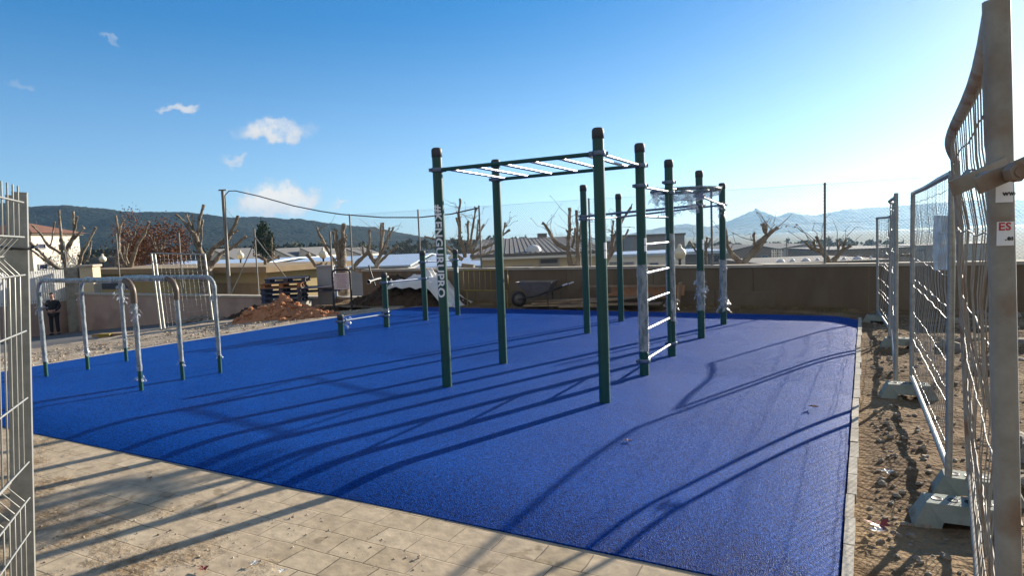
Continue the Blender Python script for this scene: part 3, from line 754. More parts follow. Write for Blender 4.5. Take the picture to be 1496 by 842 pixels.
def wrap_plate(parent, name, x, y, z0, z1, ang, half, m_, r=RG + .0012):
    mb = MB(); mb.grid(lambda a, b: Vector((x + r * math.cos(ang + half * (1 - 2 * a)), y + r * math.sin(ang + half * (1 - 2 * a)), lerp(z0, z1, b))), 6, 1); 
    mb.f = [f[::-1] for f in mb.f]
    mb.grid(lambda a, b: Vector((x + (r - .0008) * math.cos(ang + half * (1 - 2 * a)), y + (r - .0008) * math.sin(ang + half * (1 - 2 * a)), lerp(z0, z1, b))), 6, 1)
    return mb.build(name, m_, parent)
def face_ang(p, off): return math.atan2(-p[1], -p[0]) + off
for o, p, z in ((o3, P3, 1.47), (o4, P4, 1.49), (o6, P6, 1.42)):
    a = face_ang(p, .95)
    s_ = wrap_plate(o, 'sticker', *p, z - .075, z - .004, a, .42, M['white']); wrap_plate(o, 'sticker', *p, z + .004, z + .075, a, .42, M['white'])
def text_mesh(s, size, ext=0.0):
    cu = bpy.data.curves.new('txt', 'FONT'); cu.body = s; cu.size = size; cu.resolution_u = 3; cu.offset = size * .03; cu.space_character = 1.06
    ob = bpy.data.objects.new('txt', cu); COL.objects.link(ob)
    bpy.context.view_layer.update()
    me = bpy.data.meshes.new_from_object(ob.evaluated_get(bpy.context.evaluated_depsgraph_get()))
    bpy.data.objects.remove(ob)
    import bmesh
    bm = bmesh.new(); bm.from_mesh(me)
    y0 = min(v_.co.y for v_ in bm.verts); y1 = max(v_.co.y for v_ in bm.verts); x0 = min(v_.co.x for v_ in bm.verts); x1 = max(v_.co.x for v_ in bm.verts)
    for axis, lo, hi, n_ in (((0, 1, 0), y0, y1, 14), ((1, 0, 0), x0, x1, 24 if size < .5 else 1)):
        for i in range(1, n_):
            c = lo + (hi - lo) * i / n_
            bmesh.ops.bisect_plane(bm, geom=bm.verts[:] + bm.edges[:] + bm.faces[:], plane_co=(c * axis[0], c * axis[1], 0), plane_no=axis)
    bm.to_mesh(me); bm.free()
    vs = [v_.co.copy() for v_ in me.vertices]; fs = [tuple(p_.vertices) for p_ in me.polygons]; bpy.data.meshes.remove(me)
    return vs, fs
def post_text(parent, p, s, z_top, z_bot, ang, height):
    vs, fs = text_mesh(s, 1.0)
    x0 = min(v_.x for v_ in vs); x1 = max(v_.x for v_ in vs); y0 = min(v_.y for v_ in vs); y1 = max(v_.y for v_ in vs)
    out = []
    r = RG + .002
    for v_ in vs:
        z = z_top - (v_.x - x0) / (x1 - x0) * (z_top - z_bot)
        # letter tops point to the right as seen from the viewer
        w = ((v_.y - y0) / (y1 - y0) - .5) * height / r
        out.append(Vector((p[0] + r * math.cos(ang + w), p[1] + r * math.sin(ang + w), z)))
    mb = MB(); mb.add(out, fs); return mb.build('lettering', M['white'], parent)
post_text(o1, P1, '#KENGURUPRO', 2.01, 1.00, face_ang(P1, -.45), .098)

# stepped pull-up bars at the back
B1, B2, B3, B4 = (-3.08, 11.54), (-2.44, 12.44), (-1.80, 13.30), (-1.20, 14.07)
low = thing('stepped_pull_up_bars', 'four green posts of rising height joined by pale horizontal bars at back edge of rubber', 'exercise bars', (-2.1, 12.8, 0))
q1 = post(low, *B1, .37, [.25]); q2 = post(low, *B2, 1.05, [.86, .22, .29]); q3 = post(low, *B3, 1.43, [1.20, .86]); q4 = post(low, *B4, 1.42, [1.20])
for a, b, z in ((B1, B2, .25), (B2, B3, .86), (B3, B4, 1.20)):
    A, B = inset(Q(a, z), Q(b, z), RG + .006); bar(low, 'pull_up_bar', A, B, .0185, M['steel'])
lf = MB(); crumple(lf, Q(B1, .25) + Vector((.1, .1, 0)), .03, .07, rr); crumple(lf, Q(B1, .22) + Vector((.08, .1, 0)), .03, .07, rr); lf.build('film_wrap', M['loosefilm'], q1)
film_sleeve(q2, *B2, .30, .36, RG, [(.33, .03), (.35, .04)], 8)
lf = MB(); crumple(lf, Q(B2, .86) + Vector((.08, .08, 0)), .03, .06, rr); lf.build('film_wrap', M['loosefilm'], q2)
for o, p, z in ((q4, B4, .98),): wrap_plate(o, 'sticker', *p, z - .06, z + .06, face_ang(p, .9), .4, M['white'])

# three parallel dip bars
def dip(a, b, top, label, tape, seed):
    root = thing('dip_bar', label, 'dip bar', ((a[0] + b[0]) / 2, (a[1] + b[1]) / 2, 0), 'dip bars at the left side of the rubber surface')
    A0, B0 = Q(a, -.14), Q(b, -.14); d = (Q(b, 0) - Q(a, 0)).normalized(); rad = .16; r = .024
    pts = [A0, Q(a, .2), Q(a, .7), Q(a, top - rad)]
    for i in range(1, 8):
        an = pi / 2 * i / 7; pts.append(Q(a, top - rad) + d * (rad * (1 - math.cos(an))) + Vector((0, 0, rad * math.sin(an))))
    L_ = (Q(b, 0) - Q(a, 0)).length
    pts.append(Q(a, top) + d * (L_ * .5))
    for i in range(0, 8):
        an = pi / 2 * i / 7; pts.append(Q(b, top - rad) - d * (rad * (1 - math.sin(an))) + Vector((0, 0, rad * math.cos(an))))
    pts += [Q(b, .7), Q(b, .2), B0]
    mb = MB(); mb.tube(pts, r, 14); t_ = mb.build('hoop_tube', M['green'], root)
    # film wound over the hoop, ending short of the feet
    fine = []
    w = pts[1:-1]
    for i in range(len(w) - 1):
        n_ = max(1, int((w[i + 1] - w[i]).length / .03))
        for j in range(n_): fine.append(lerp(w[i], w[i + 1], j / n_))
    lo = tape.get('skip', (0, 0))
    fine = fine[int(lo[0]):len(fine) - int(lo[1])]
    rs = [r + .003 + .006 * abs(noise.noise(p * 13)) + .005 * max(0, noise.noise(p * 4 + Vector((seed, 0, 0)))) for p in fine]
    fb = MB(); fb.tube(fine, rs, 12, False, knob=.15)
    rq = random.Random(seed)
    for z, w_ in tape['tufts']: crumple(fb, Q(b, z), r, w_, rq)
    for z, w_ in tape['tufts_a']: crumple(fb, Q(a, z), r, w_, rq)
    fb.build('film_wrap', M['film'], root)
    if tape.get('bend'):
        tb_ = MB(); k = [p for p in pts if p.z > top - rad - .14 and (p - Q(b, top)).length < .30]
        k = k + [Q(b, top - rad - .10)]
        tb_.tube(k, r + .010, 14, False, knob=.12); tb_.build('bend_tape', M['tape'], root)
dip((-6.29, 8.63), (-4.38, 7.51), 1.29, 'nearest of the three film wrapped dip bars, its bend taped brown', {'bend': True, 'tufts': [(.10 + .06, .05), (.98, .06), (.9, .05)], 'tufts_a': [(.95, .07), (.22, .04)]}, 1)
dip((-5.99, 9.03), (-4.17, 8.06), 1.27, 'middle one of the three film wrapped dip bars, green showing on one leg', {'bend': True, 'tufts': [(.22, .04)], 'tufts_a': [(.98, .05), (.25, .05)]}, 2)
dip((-5.79, 9.61), (-3.86, 8.42), 1.26, 'farthest of the three film wrapped dip bars, with no brown tape', {'tufts': [(1.0, .05), (.24, .04)], 'tufts_a': [(1.08, .10), (.95, .06), (.35, .04)]}, 3)

# ------------------------------------------------------------------ mobile mesh fence on the right
def panel(label, a, b, z0, z1, bow=0.0, wire=.0019, nv=26, nh=6, sag=.0, tube=.0205, m_=None, seed=0, lean0=Vector((0, 0, 0)), lean1=Vector((0, 0, 0)), legs=.12, kind='right', cat='mesh fence', fold=.02):
    root = thing('mesh_fence_panel', label, cat, (a + b) / 2, 'mobile mesh fence panels')
    d = (b - a); d.z = 0; d.normalize(); nrm = Vector((-d.y, d.x, 0))
    rr = random.Random(seed)
    def S(u, v_):
        p = lerp(a, b, u) + lerp(lean0, lean1, u) * v_ + Vector((0, 0, lerp(z0, z1, v_)))
        p += nrm * (bow * math.sin(pi * u) * v_ ** 2 + sag * math.sin(2.3 * pi * u + seed) * v_ * .5) 
        return p
    fm = MB(); N_ = 14
    for u in (0, 1):
        pts = [S(u, 0) - Vector((0, 0, legs))] + [S(u, k / 8) for k in range(9)]
        fm.tube(pts, tube, 12)
    for v_ in (0, 1): fm.tube([S(k / N_, v_) + Vector((0, 0, -.015 if v_ else .0)) for k in range(N_ + 1)], tube * .95, 12)
    fm.build('frame', m_ or M['galv'], root)
    wm = MB()
    for i in range(1, nv):
        u = i / nv + rr.uniform(-.003, .003); k1 = rr.uniform(-.006, .006); k2 = rr.uniform(-1, 1) * sag * .3
        wm.tube([S(u + k1 * math.sin(3 * k / 10 * pi), k / 10) + nrm * (k2 * math.sin(pi * k / 10) + (fold if k in (2, 5, 8) else 0)) for k in range(11)], wire, 5, False)
    for j in range(nh + 1):
        v_ = .06 + .88 * j / nh
        wm.tube([S(k / 40, v_ + .0025 * math.sin(k * .8 + j + seed) * (1 + sag * 12)) + nrm * (.004 + rr.uniform(-.003, .003)) for k in range(41)], wire * 1.25, 5, False)
        if j in (1, 3): wm.tube([S(k / 40, v_ + .03 + .004 * math.sin(k * .9 + j)) + nrm * .02 for k in range(41)], wire * 1.2, 5, False)
    wm.build('wire_mesh', m_ or M['galv'], root)
    return root, S, nrm
FA0 = Vector((2.80, 3.93, 0)); FA1 = Vector((.91, 1.12, 0))
def flat(p): return Vector((p.x, p.y, 0))
LA0 = flat(P(1393, 240, 3.93)) - FA0; LA1 = flat(P(1452, 6, 1.10)) - FA1
panA, SA, nA = panel('nearest mesh fence panel at right edge, top rail bent inward, stickers on its near post', FA0, FA1, .06, 1.98, bow=-.022, nv=38, sag=.03, m_=M['galv_rust'], seed=2, lean0=LA0, lean1=LA1, tube=.0195, wire=.0019)
FB0 = Vector((4.02, 6.50, 0)); FB1 = Vector((2.70, 3.98, 0))
panB, SB, nB = panel('second mesh fence panel on the right, with pale blue sheet hanging on it', FB0, FB1, .07, 1.93, bow=.0, nv=32, sag=.012, seed=5, tube=.021)
FC0 = Vector((5.55, 9.45, 0)); FC1 = Vector((3.93, 6.62, 0))
panC, SC, nC = panel('third mesh fence panel on the right, sagging, its far end near the back wall', FC0, FC1, .07, 1.93, bow=-.04, nv=24, sag=.04, seed=9, tube=.021)
FD0 = Vector((6.55, 11.6, 0)); FD1 = Vector((5.6, 9.60, 0))
panD, SD_, nD = panel('farthest mesh fence panel on the right, bent frame close to the back wall', FD0, FD1, .07, 1.75, bow=.08, nv=16, sag=.06, seed=12, tube=.021)

def foot(loc, ang, label):
    root = thing('ballast_block', label, 'ballast block', loc, 'concrete ballast blocks of the mobile fence')
    X = Vector((math.cos(ang), math.sin(ang), 0)); Y = Vector((-X.y, X.x, 0)); mb = MB(); c = Vector(loc)
    L_, Wd, Hh = .50, .22, .14
    # tapered block with a forklift notch underneath and a row of post holes
    prof = [(-L_ / 2, 0), (-.11, 0), (-.10, .045), (.10, .045), (.11, 0), (L_ / 2, 0), (L_ / 2 - .07, Hh), (-L_ / 2 + .07, Hh)]
    for sgn in (-1, 1): pass
    vs = []
    for sgn in (-1, 1):
        for (x, z) in prof: vs.append(c + X * x + Y * (sgn * (Wd / 2 - (.03 if z > .1 else 0))) + Vector((0, 0, z)))
    n_ = len(prof)
    mb.add(vs, [tuple(range(n_)), tuple(range(2 * n_ - 1, n_ - 1, -1))] + [(i, i + n_, (i + 1) % n_ + n_, (i + 1) % n_) for i in range(n_)])
    mb.build('block', M['foot'], root)
    hb = MB()
    for k in (-.12, -.04, .04, .12):
        hb.lathe(c + X * k + Vector((0, 0, Hh + .0015)), [(.027, .002), (.021, 0), (.001, -.001)], 14)
        hb.lathe(c + X * k + Vector((0, 0, Hh)), [(.030, .0), (.0275, .004), (.024, .002)], 14)
    hb.build('post_hole', M['blackrubber'], root)
def gz(p): t, s = TS(p); return right_z(t, s) if t > 9.5 else -.08
def footat(p, ang, label, dz=0): foot(Vector((p[0], p[1], gz(p) + dz)), ang, label)
AV = math.atan2(VY, VX)
footat((2.52, 3.60), AV + .05, 'nearest concrete ballast block, whole block in front of the paired posts')
footat((2.86, 3.95), AV - .04, 'concrete ballast block set right behind the nearest one at the paired posts')
footat((3.90, 6.36), AV + .1, 'concrete ballast block under the joint of the second and third panels')
footat((5.40, 9.0), AV, 'concrete ballast block where the third and farthest panels meet')
footat((6.5, 11.5), AV - .1, 'far concrete ballast block close to the back wall')

# coupler clamps
def coupler(c, d, label, L_=.20, m_=None):
    root = thing('fence_clamp', label, 'clamp', c, 'couplers on the mobile fence')
    mb = MB(); d = Vector(d).normalized(); n_ = d.cross(Vector((0, 0, 1))).normalized(); u_ = n_.cross(d)
    c = Vector(c)
    for sgn in (-1, 1):
        mb.box(c + n_ * (.028 * sgn), (L_, .006, .026), d, n_, u_)
        mb.tube([c + d * (sgn * L_ * .5), c + d * (sgn * L_ * .5) + n_ * .0], .02, 8) if False else None
    mb.build('clamp_plate', m_ or M['galv_rust'], root)
    b2 = MB(); b2.tube([c - n_ * .055, c + n_ * .055], .008, 8); b2.lathe(c - n_ * .045, [(.015, -.008), (.015, .008)], 6, n_, False)
    b2.lathe(c + n_ * .045, [(.001, -.008), (.015, -.008), (.015, .008), (.001, .008)], 6, n_, False); b2.build('bolt', M['galv_rust'], root)
coupler(P(1450, 256, 1.05), RT * .92 + UP * .40, 'rusty steel clamp around the stickered near post', .10)
coupler(P(1401, 262, 3.9), FB1 - FB0, 'clamp joining the tops of the paired posts at the second panel', .16)
coupler(P(1324, 373, 6.55), FB1 - FB0, 'small clamp between the second and third fence panels', .14)

# stickers with print on the near post
def flat_text(parent, name, s, org, ex, ez, size, m_, off):
    vs, fs = text_mesh(s, size); mb = MB(); mb.add([org + ex * v_.x + ez * v_.y + off for v_ in vs], fs); return mb.build(name, m_, parent)
def post_sticker(z, h, lines):
    base = SA(1, (z - .06) / 1.92); ang = math.atan2(-base.y, -base.x) + .35; r = .0204; half = .66
    mb = MB()
    for rr_, fl in ((r, True), (r - .0009, False)):
        k = len(mb.f); mb.grid(lambda a, b: Vector((base.x + rr_ * math.cos(ang - half + 2 * half * a), base.y + rr_ * math.sin(ang - half + 2 * half * a), z - h / 2 + h * b)), 8, 1)
        if not fl: mb.f[k:] = [f[::-1] for f in mb.f[k:]]
    s_ = mb.build('sticker', M['white'], panA)
    for (tx, size, dz, m_, w0) in lines:
        vs, fs = text_mesh(tx, size); vs2 = []
        for v_ in vs:
            an = ang - half + .1 + w0 + v_.x / r
            vs2.append(Vector((base.x + (r + .0006) * math.cos(an), base.y + (r + .0006) * math.sin(an), z + dz + v_.y)))
        tb2 = MB(); tb2.add(vs2, fs); tb2.build('print', m_, s_)
post_sticker(1.668, .038, [('www', .012, -.008, M['ink'], .35)])
post_sticker(1.597, .040, [('ES', .018, .006, M['redink'], 0.0), ('.es', .012, -.011, M['ink'], .45)])

# pale blue sheet on the second panel
bs = MB()
bc = P(1377, 355, 4.55)
def bsf(a, b):
    return bc + RT * ((a - .5) * .125) + Vector((0, 0, (b - .5) * .38)) + FW * (.012 * noise.noise((a * 4, b * 5, 2)) + .008 * math.sin(a * 7 + b * 3))
bs.grid(bsf, 12, 24)
bs.build('hanging_sheet', M['bluebag'], label='pale blue plastic sheet tied to the second fence panel', category='plastic sheet')

# mesh fence at the very left
lp = thing('welded_mesh_fence', 'grey welded mesh fence with square steel post at left edge of the photo', 'mesh fence', (-1.45, 1.9, 0))
c1 = P(33, 400, 1.95); zt = P(33, 283, 1.95).z
def slant(px0, py0, px1, py1, Y, w, name):
    a, b = P(px1, py1, Y), P(px0, py0, Y); Z = (b - a).normalized(); a = a - Z * .15; X = Vector((.86, .51, 0)); X = (X - Z * X.dot(Z)).normalized(); Yv_ = Z.cross(X)
    fb = MB(); fb.box((a + b) / 2, (w, w, (b - a).length), X, Yv_, Z); fb.box(b + Z * .002, (w * 1.04, w * 1.04, .004), X, Yv_, Z); return fb.build(name, M['galv'], lp)
slant(29, 283, 41, 842, 1.95, .036, 'post'); slant(15, 287, 24, 842, 2.15, .024, 'post')
ld = Vector((.40, -.917, 0)); ln = Vector((.917, .40, 0)); lo_ = flat(P(33, 400, 1.90))
wb = MB(); zs = []
z = -.02
lv_ = (P(29, 283, 1.95) - P(41, 842, 1.95)); lv_ = Vector((lv_.x / lv_.z, lv_.y / lv_.z, 0))
def lm(u, z):
    k = 0
    for zc in (.32, .95, 1.62):
        q = abs(z - zc)
        if q < .055: k = (1 - q / .055) * .045
    return lo_ + ld * u + ln * -(k) + Vector((0, 0, z)) + lv_ * (z - P(35, 400, 1.95).z)
for i in range(22):
    u = .03 + i * .05
    zs2 = sorted(set([0, .2, .6, .8, 1.2, 1.4, zt - .01] + [zc + d for zc in (.32, .95, 1.62) for d in (-.055, 0, .055)] + [zt + .015]))
    wb.tube([lm(u, z) for z in zs2], .0024, 6, False)
for z in (.05, .265, .32, .375, .58, .79, .895, .95, 1.005, 1.2, 1.4, 1.565, 1.62, 1.675, zt - .03):
    wb.tube([lm(0, z) + ln * .005, lm(1.12, z) + ln * .005], .0028, 6, False)
wb.build('wire_mesh', M['galv'], lp)
tie = MB(); tc_ = Vector((c1.x, c1.y, P(30, 362, 1.95).z))
tie.tube([tc_ + Vector((.045 * math.cos(a), .045 * math.sin(a), .004 * math.sin(2 * a))) for a in [i * .45 for i in range(15)]] + [tc_ + Vector((.085, -.05, -.008))], .004, 6)
tie.build('wire_tie', M['lampmetal'], lp)

# ------------------------------------------------------------------ walls and chain-link fence
wl = thing('boundary_wall', 'brown rendered low wall behind the rubber surface carrying the chain-link fence', 'wall', W(4, 1.7, -.1))
mb = MB()
for i in range(8): mb.tsbox(-3.6 + i * 2.2, -3.6 + i * 2.2 + 2.192, 2.3 + R.uniform(-.003, .003), 2.55, -2.6, .79)
mb.build('wall_body', M['wall'], wl)
mb = MB()
for i in range(9): mb.tsbox(-3.4 + i * 1.25, -3.4 + i * 1.25 + 1.238, 2.265, 2.3, -.3, .27 + R.uniform(-.02, .02))
mb.build('footing_course', M['wall2'], wl)
mb = MB()
for i in range(22):
    t0 = lerp(-3.62, 14.02, i / 22); t1 = lerp(-3.62, 14.02, (i + 1) / 22) - .008
    q = R.uniform(-.007, .007); mb.tsbox(t0, t1, 2.275 + q, 2.575 + q, .793, .855 + q)
mb.build('coping', M['coping'], wl)
pw = thing('boundary_wall', 'pinkish rendered wall beside the sloping road, behind the dip bars', 'wall', W(-14, 3.2, -2))
mb = MB(); mb.tsbox(-20.6, -4.6, 3.2, 3.5, -3.6, -.14); mb.build('wall_body', M['pink'], pw)
mb = MB()
for i in range(16):
    mb.tsbox(-20.65 + i * 1.0, -20.65 + i * 1.0 + .99, 3.16, 3.54, -.137, -.07)
mb.build('coping', M['coping'], pw)
cl = thing('chain_link_fence', 'tall chain-link fence with slim posts on top of the brown wall', 'fence', W(4, 1.72, .86))
ZT = 2.50
def along(px, s_):
    h = ray(px, 360); x0, y0 = OX + s_ * UX, OY + s_ * UY      # x0 + t VX = k h.x, y0 + t VY = k h.y
    return (y0 * h.x - x0 * h.y) / (VX * h.y - VY * h.x)
pl = [along(px, 2.42) for px in (513, 613, 702, 862, 1040, 1205)] + [12.6]
for t in pl:
    mb = MB(); b_ = W(t, 2.425, .85); mb.tube([b_, b_ + Vector((0, 0, ZT - .86 + .03))], .024, 10); mb.build('post', M['polegrey'], cl)
mb = MB(); ta, tb2 = pl[0], 13.8; sp = .068; hgt = ZT - .90
k = ta - hgt
while k < tb2:
    for sg in (1, -1):
        # one wire of each leaning family, clipped to the fence
        x0_, x1_ = (k, k + hgt) if sg > 0 else (k + hgt, k)
        za, zb = .90, ZT
        def clip(xa, xb, za, zb):
            pts = []
            for q in (0, 1):
                x = xa if q == 0 else xb; z = za if q == 0 else zb
                if x < ta: f = (ta - xa) / (xb - xa); x, z = ta, za + (zb - za) * f
                if x > tb2: f = (tb2 - xa) / (xb - xa); x, z = tb2, za + (zb - za) * f
                pts.append((x, z))
            return pts
        (xa, z_a), (xb, z_b) = clip(x0_, x1_, za, zb)
        mb.tube([W(xa, 2.40 + .002 * sg, z_a), W(xb, 2.40 + .002 * sg, z_b)], .0019, 3, False, smooth=False)
    k += sp
mb.build('mesh', M['galv'], cl)
mb = MB()
for z in (.92, 1.70, ZT): mb.tube([W(lerp(ta, tb2, i / 40), 2.40, z - .012 * abs(math.sin(i * .9))) for i in range(41)], .0022, 4, False)
mb.build('line_wire', M['galv'], cl)

# lone posts with stays along the pink wall
def stay_post(px, ytop, ybot, Y, label, stays=()):
    a = P(px, ybot, Y); b = P(px, ytop, Y); a = Vector((a.x, a.y, a.z)); b = Vector((a.x, a.y, b.z))
    root = thing('fence_post', label, 'fence post', a, 'bare fence posts along the pink wall')
    mb = MB(); mb.tube([a - Vector((0, 0, .3)), b], .026, 10); mb.build('pole', M['polegrey'], root)
    for (x, y, yt) in stays:
        q = P(x, y, Y - .1); s0_ = Vector((a.x, a.y, P(px, yt, Y).z)); mb = MB(); mb.tube([s0_, q], .02, 8); mb.build('stay', M['polegrey'], root)
stay_post(378, 334, 432, 23.4, 'bare fence post with two slanting stays beside the pallets', [(337, 430, 352), (420, 409, 346)])
stay_post(268, 340, 432, 25.2, 'slim bare fence post standing left of the utility pole')
stay_post(177, 341, 432, 27.0, 'thin bare fence post in front of the cut tree beside the red-leaved trees')
stay_post(101, 352, 435, 28.8, 'bare fence post by the white slatted gate with one long stay', [(140, 428, 364)])
stay_post(485, 338, 395, 18.9, 'pair-like slim post behind the notice board')

# ------------------------------------------------------------------ pole and cable
pz = T(329, 396)
PY = 25.6
a = P(331, 395, PY); b = P(325, 277, PY); a = Vector((b.x, PY, a.z))
ut = thing('utility_pole', 'tall grey utility pole rising above the roofs with black cable leaving its top', 'utility pole', (b.x, PY, terrain(*TS(b))))
mb = MB(); mb.tube([Vector((b.x, PY, terrain(*TS(b)))), b], [.085, .06], 12); mb.box(b + Vector((0, 0, -.02)), (.3, .05, .05)); mb.build('pole', M['polegrey'], ut)
mb = MB(); cp = [(330, 395, PY), (329, 350, PY), (327.5, 300, PY), (330, 286, PY), (336, 279.5, PY), (345, 279, PY - .2), (380, 287, 25), (430, 301, 23.8), (470, 309, 22.6), (500, 313.5, 21.8), (560, 318, 20.4), (613, 318, 19.3), (660, 313, 18.3), (697, 304.5, 17.2)]
mb.tube([P(*c) + Vector((.1 if i < 3 else 0, -.1, 0)) for i, c in enumerate(cp)], .020, 6)
mb.build('cable', M['blackrubber'], label='thick black cable hanging from the utility pole towards the fence', category='cable', recentre=True)

# ------------------------------------------------------------------ pollarded trees
def pollard(label, Y, trunk, limbs, seed, twigs=6, wob=.5):
    """trunk: (px, py, r px) of the crotch; limbs: lists of (px, py) with start and end radius in px"""
    rr = random.Random(seed); k = Y / FPX
    c = P(trunk[0], trunk[1], Y); g = terrain(*TS(c))
    root = thing('pollarded_tree', label, 'tree', (c.x, c.y, g), 'pollarded trees behind the walls')
    mb = MB(); r = trunk[2] * k
    n_ = 9
    pts = [Vector((c.x + .06 * noise.noise((i * .7, seed, 0)), c.y, lerp(g - .2, c.z, i / n_))) for i in range(n_ + 1)]
    mb.tube(pts, [r * (1.35 - .4 * min(1, i / 4)) * (1 if i < n_ else 1.15) for i in range(n_ + 1)], 14, True, .22)
    mb.build('trunk', M['bark'], root)
    for li, (pp, ra, rb_) in enumerate(limbs):
        dy = rr.uniform(-wob, wob); N_ = len(pp); fine = []; rad = []
        wp = [P(x, y, Y + dy * (i / (N_ - 1))) for i, (x, y) in enumerate(pp)]
        st_ = 7
        for i in range(N_ - 1):
            for j in range(st_):
                q = lerp(wp[i], wp[i + 1], j / st_); f = (i + j / st_) / (N_ - 1)
                q = q + Vector((noise.noise((q.z * 2.2, seed + li, 0)), 0, noise.noise((q.x * 2.2, seed + li, 5)))) * .05
                fine.append(q); rad.append(lerp(ra, rb_, f) * k * (1 + .30 * noise.noise(q * 3.1) + .28 * max(0, noise.noise(q * 1.7 + Vector((seed, 0, 0))))))
        fine.append(wp[-1]); rad.append(rb_ * k * 1.45); rad[-2] *= 1.3
        lb = MB(); lb.tube(fine, rad, 12, True, .42)
        for q in range(rr.randint(1, 4)):      # cut stubs
            i = rr.randrange(len(fine) // 3, len(fine)); d = Vector((rr.uniform(-1, 1), rr.uniform(-1, 1), rr.uniform(.1, 1))).normalized()
            lb.tube([fine[i], fine[i] + d * rad[i] * rr.uniform(1.8, 3.5)], [rad[i] * .6, rad[i] * .42], 8, True, .2)
        lb.build('limb', M['bark'], root)
    if twigs:
        for _ in range(twigs * 2):
            tw = MB()
            pp = rr.choice(limbs)[0]; f = rr.uniform(.4, 1); i = int(f * (len(pp) - 1) - 1e-6); x, y = pp[i]; x2, y2 = pp[min(i + 1, len(pp) - 1)]
            q = P(lerp(x, x2, .5), lerp(y, y2, .5), Y); d = Vector((rr.uniform(-1, 1), rr.uniform(-.4, .4), rr.uniform(.2, 1))).normalized(); L_ = rr.uniform(.3, .9)
            pts = [q + d * L_ * j / 4 + Vector((rr.uniform(-1, 1), 0, rr.uniform(-1, 1))) * .03 * j for j in range(5)]
            tw.tube(pts, [.012, .01, .008, .006, .004], 5, False)
            for j in (3, 4):
                if rr.random() < .3: tw.quad(pts[j] + Vector((rr.uniform(-.02, .02), 0, -.012)), .022, .022, (rr.uniform(-1, 1), -1, rr.uniform(-1, 1)))
            tw.build('twig', M['bark'], root)
pollard('pollarded tree with many raised limbs in front of the white house', 36, (93, 394, 6), [
    ([(97, 393), (91, 371), (89, 344), (86, 307)], 3.2, 1.3), ([(91, 371), (71, 360), (60, 343), (48, 330)], 2.2, 1.1), ([(95, 396), (80, 390), (64, 374), (43, 353)], 2.8, 1.6),
    ([(88, 394), (72, 385), (57, 374), (42, 362)], 2.2, 1.3), ([(96, 384), (98, 360), (108, 344), (107, 309)], 2.8, 1.1), ([(108, 344), (113, 316)], 1.5, 1), ([(99, 362), (114, 343), (123, 333)], 2, 1.1),
    ([(96, 396), (114, 390), (122, 366), (131, 350), (140, 332)], 2.8, 1.3), ([(74, 361), (80, 324)], 1.1, .8), ([(122, 384), (131, 372), (133, 352)], 1.8, 1.0)], 1)
pollard('pollarded tree with a forked tall limb beside the red-leaved trees', 33, (187, 394, 6), [
    ([(186, 394), (170, 388), (173, 368), (174, 345), (169, 315)], 3.2, 1.2), ([(174, 345), (176, 330), (181, 321)], 1.5, 1.1), ([(190, 393), (196, 371), (201, 358), (211, 341), (218, 324)], 3.2, 1.2),
    ([(190, 392), (184, 375), (187, 356)], 2, 1), ([(184, 393), (181, 360)], 1.6, .8), ([(187, 392), (178, 377), (172, 352)], 1.5, .8)], 2)
pollard('broad pollarded tree left of the utility pole, limbs spread both ways', 27, (300, 380, 10), [
    ([(296, 382), (291, 366), (283, 343), (271, 326), (257, 313)], 5, 1.2), ([(285, 346), (272, 313)], 1.8, 1.1), ([(283, 340), (281, 315)], 1.5, 1), ([(291, 366), (289, 350), (291, 321), (298, 299)], 3, 1.6),
    ([(292, 366), (293, 355), (296, 321)], 2, 1.2), ([(301, 380), (313, 363), (333, 347), (342, 332), (348, 315)], 4.5, 1.4), ([(306, 392), (320, 373), (340, 361), (360, 346)], 4, 1.2), ([(333, 347), (348, 336)], 1.6, 1.2)], 3)
pollard('small low pollarded tree behind the tan pavilion roof', 29, (388, 387, 4), [
    ([(388, 388), (387, 380), (376, 375), (371, 372)], 3, 1.8), ([(388, 383), (400, 377), (408, 376)], 3, 2), ([(397, 378), (397, 348)], 1, .7)], 4, 3)
pollard('pollarded tree with a dense upright bundle of limbs behind the notice board', 24, (500, 391, 9), [
    ([(498, 391), (493, 357), (490, 336)], 3, 1.3), ([(501, 391), (502, 357), (502, 327)], 4, 2.2), ([(496, 391), (490, 362), (486, 338)], 1.9, 1), ([(502, 388), (505, 343)], 2, 1.2),
    ([(498, 393), (487, 381), (467, 343), (463, 332)], 3, 1.3), ([(492, 394), (476, 392), (461, 389), (449, 371)], 4, 2.5), ([(498, 388), (497, 350)], 1.8, 1.3)], 5)
pollard('pollarded tree with an arched knobbly limb left of the stepped bars', 22, (546, 394, 6), [
    ([(538, 398), (514, 393), (527, 378), (538, 368), (540, 352), (541, 336)], 3.5, 1.5), ([(538, 368), (545, 380), (551, 389)], 3, 3), ([(549, 393), (556, 370), (559, 350), (559, 326)], 3.4, 1.5),
    ([(557, 360), (557, 328)], 1.2, .9), ([(556, 375), (565, 350), (575, 332)], 1.6, .9), ([(554, 380), (563, 365), (569, 332)], 1.2, .8), ([(552, 386), (566, 372), (579, 361)], 2.4, 1.1), ([(531, 374), (530, 361)], 1.4, 1)], 6)
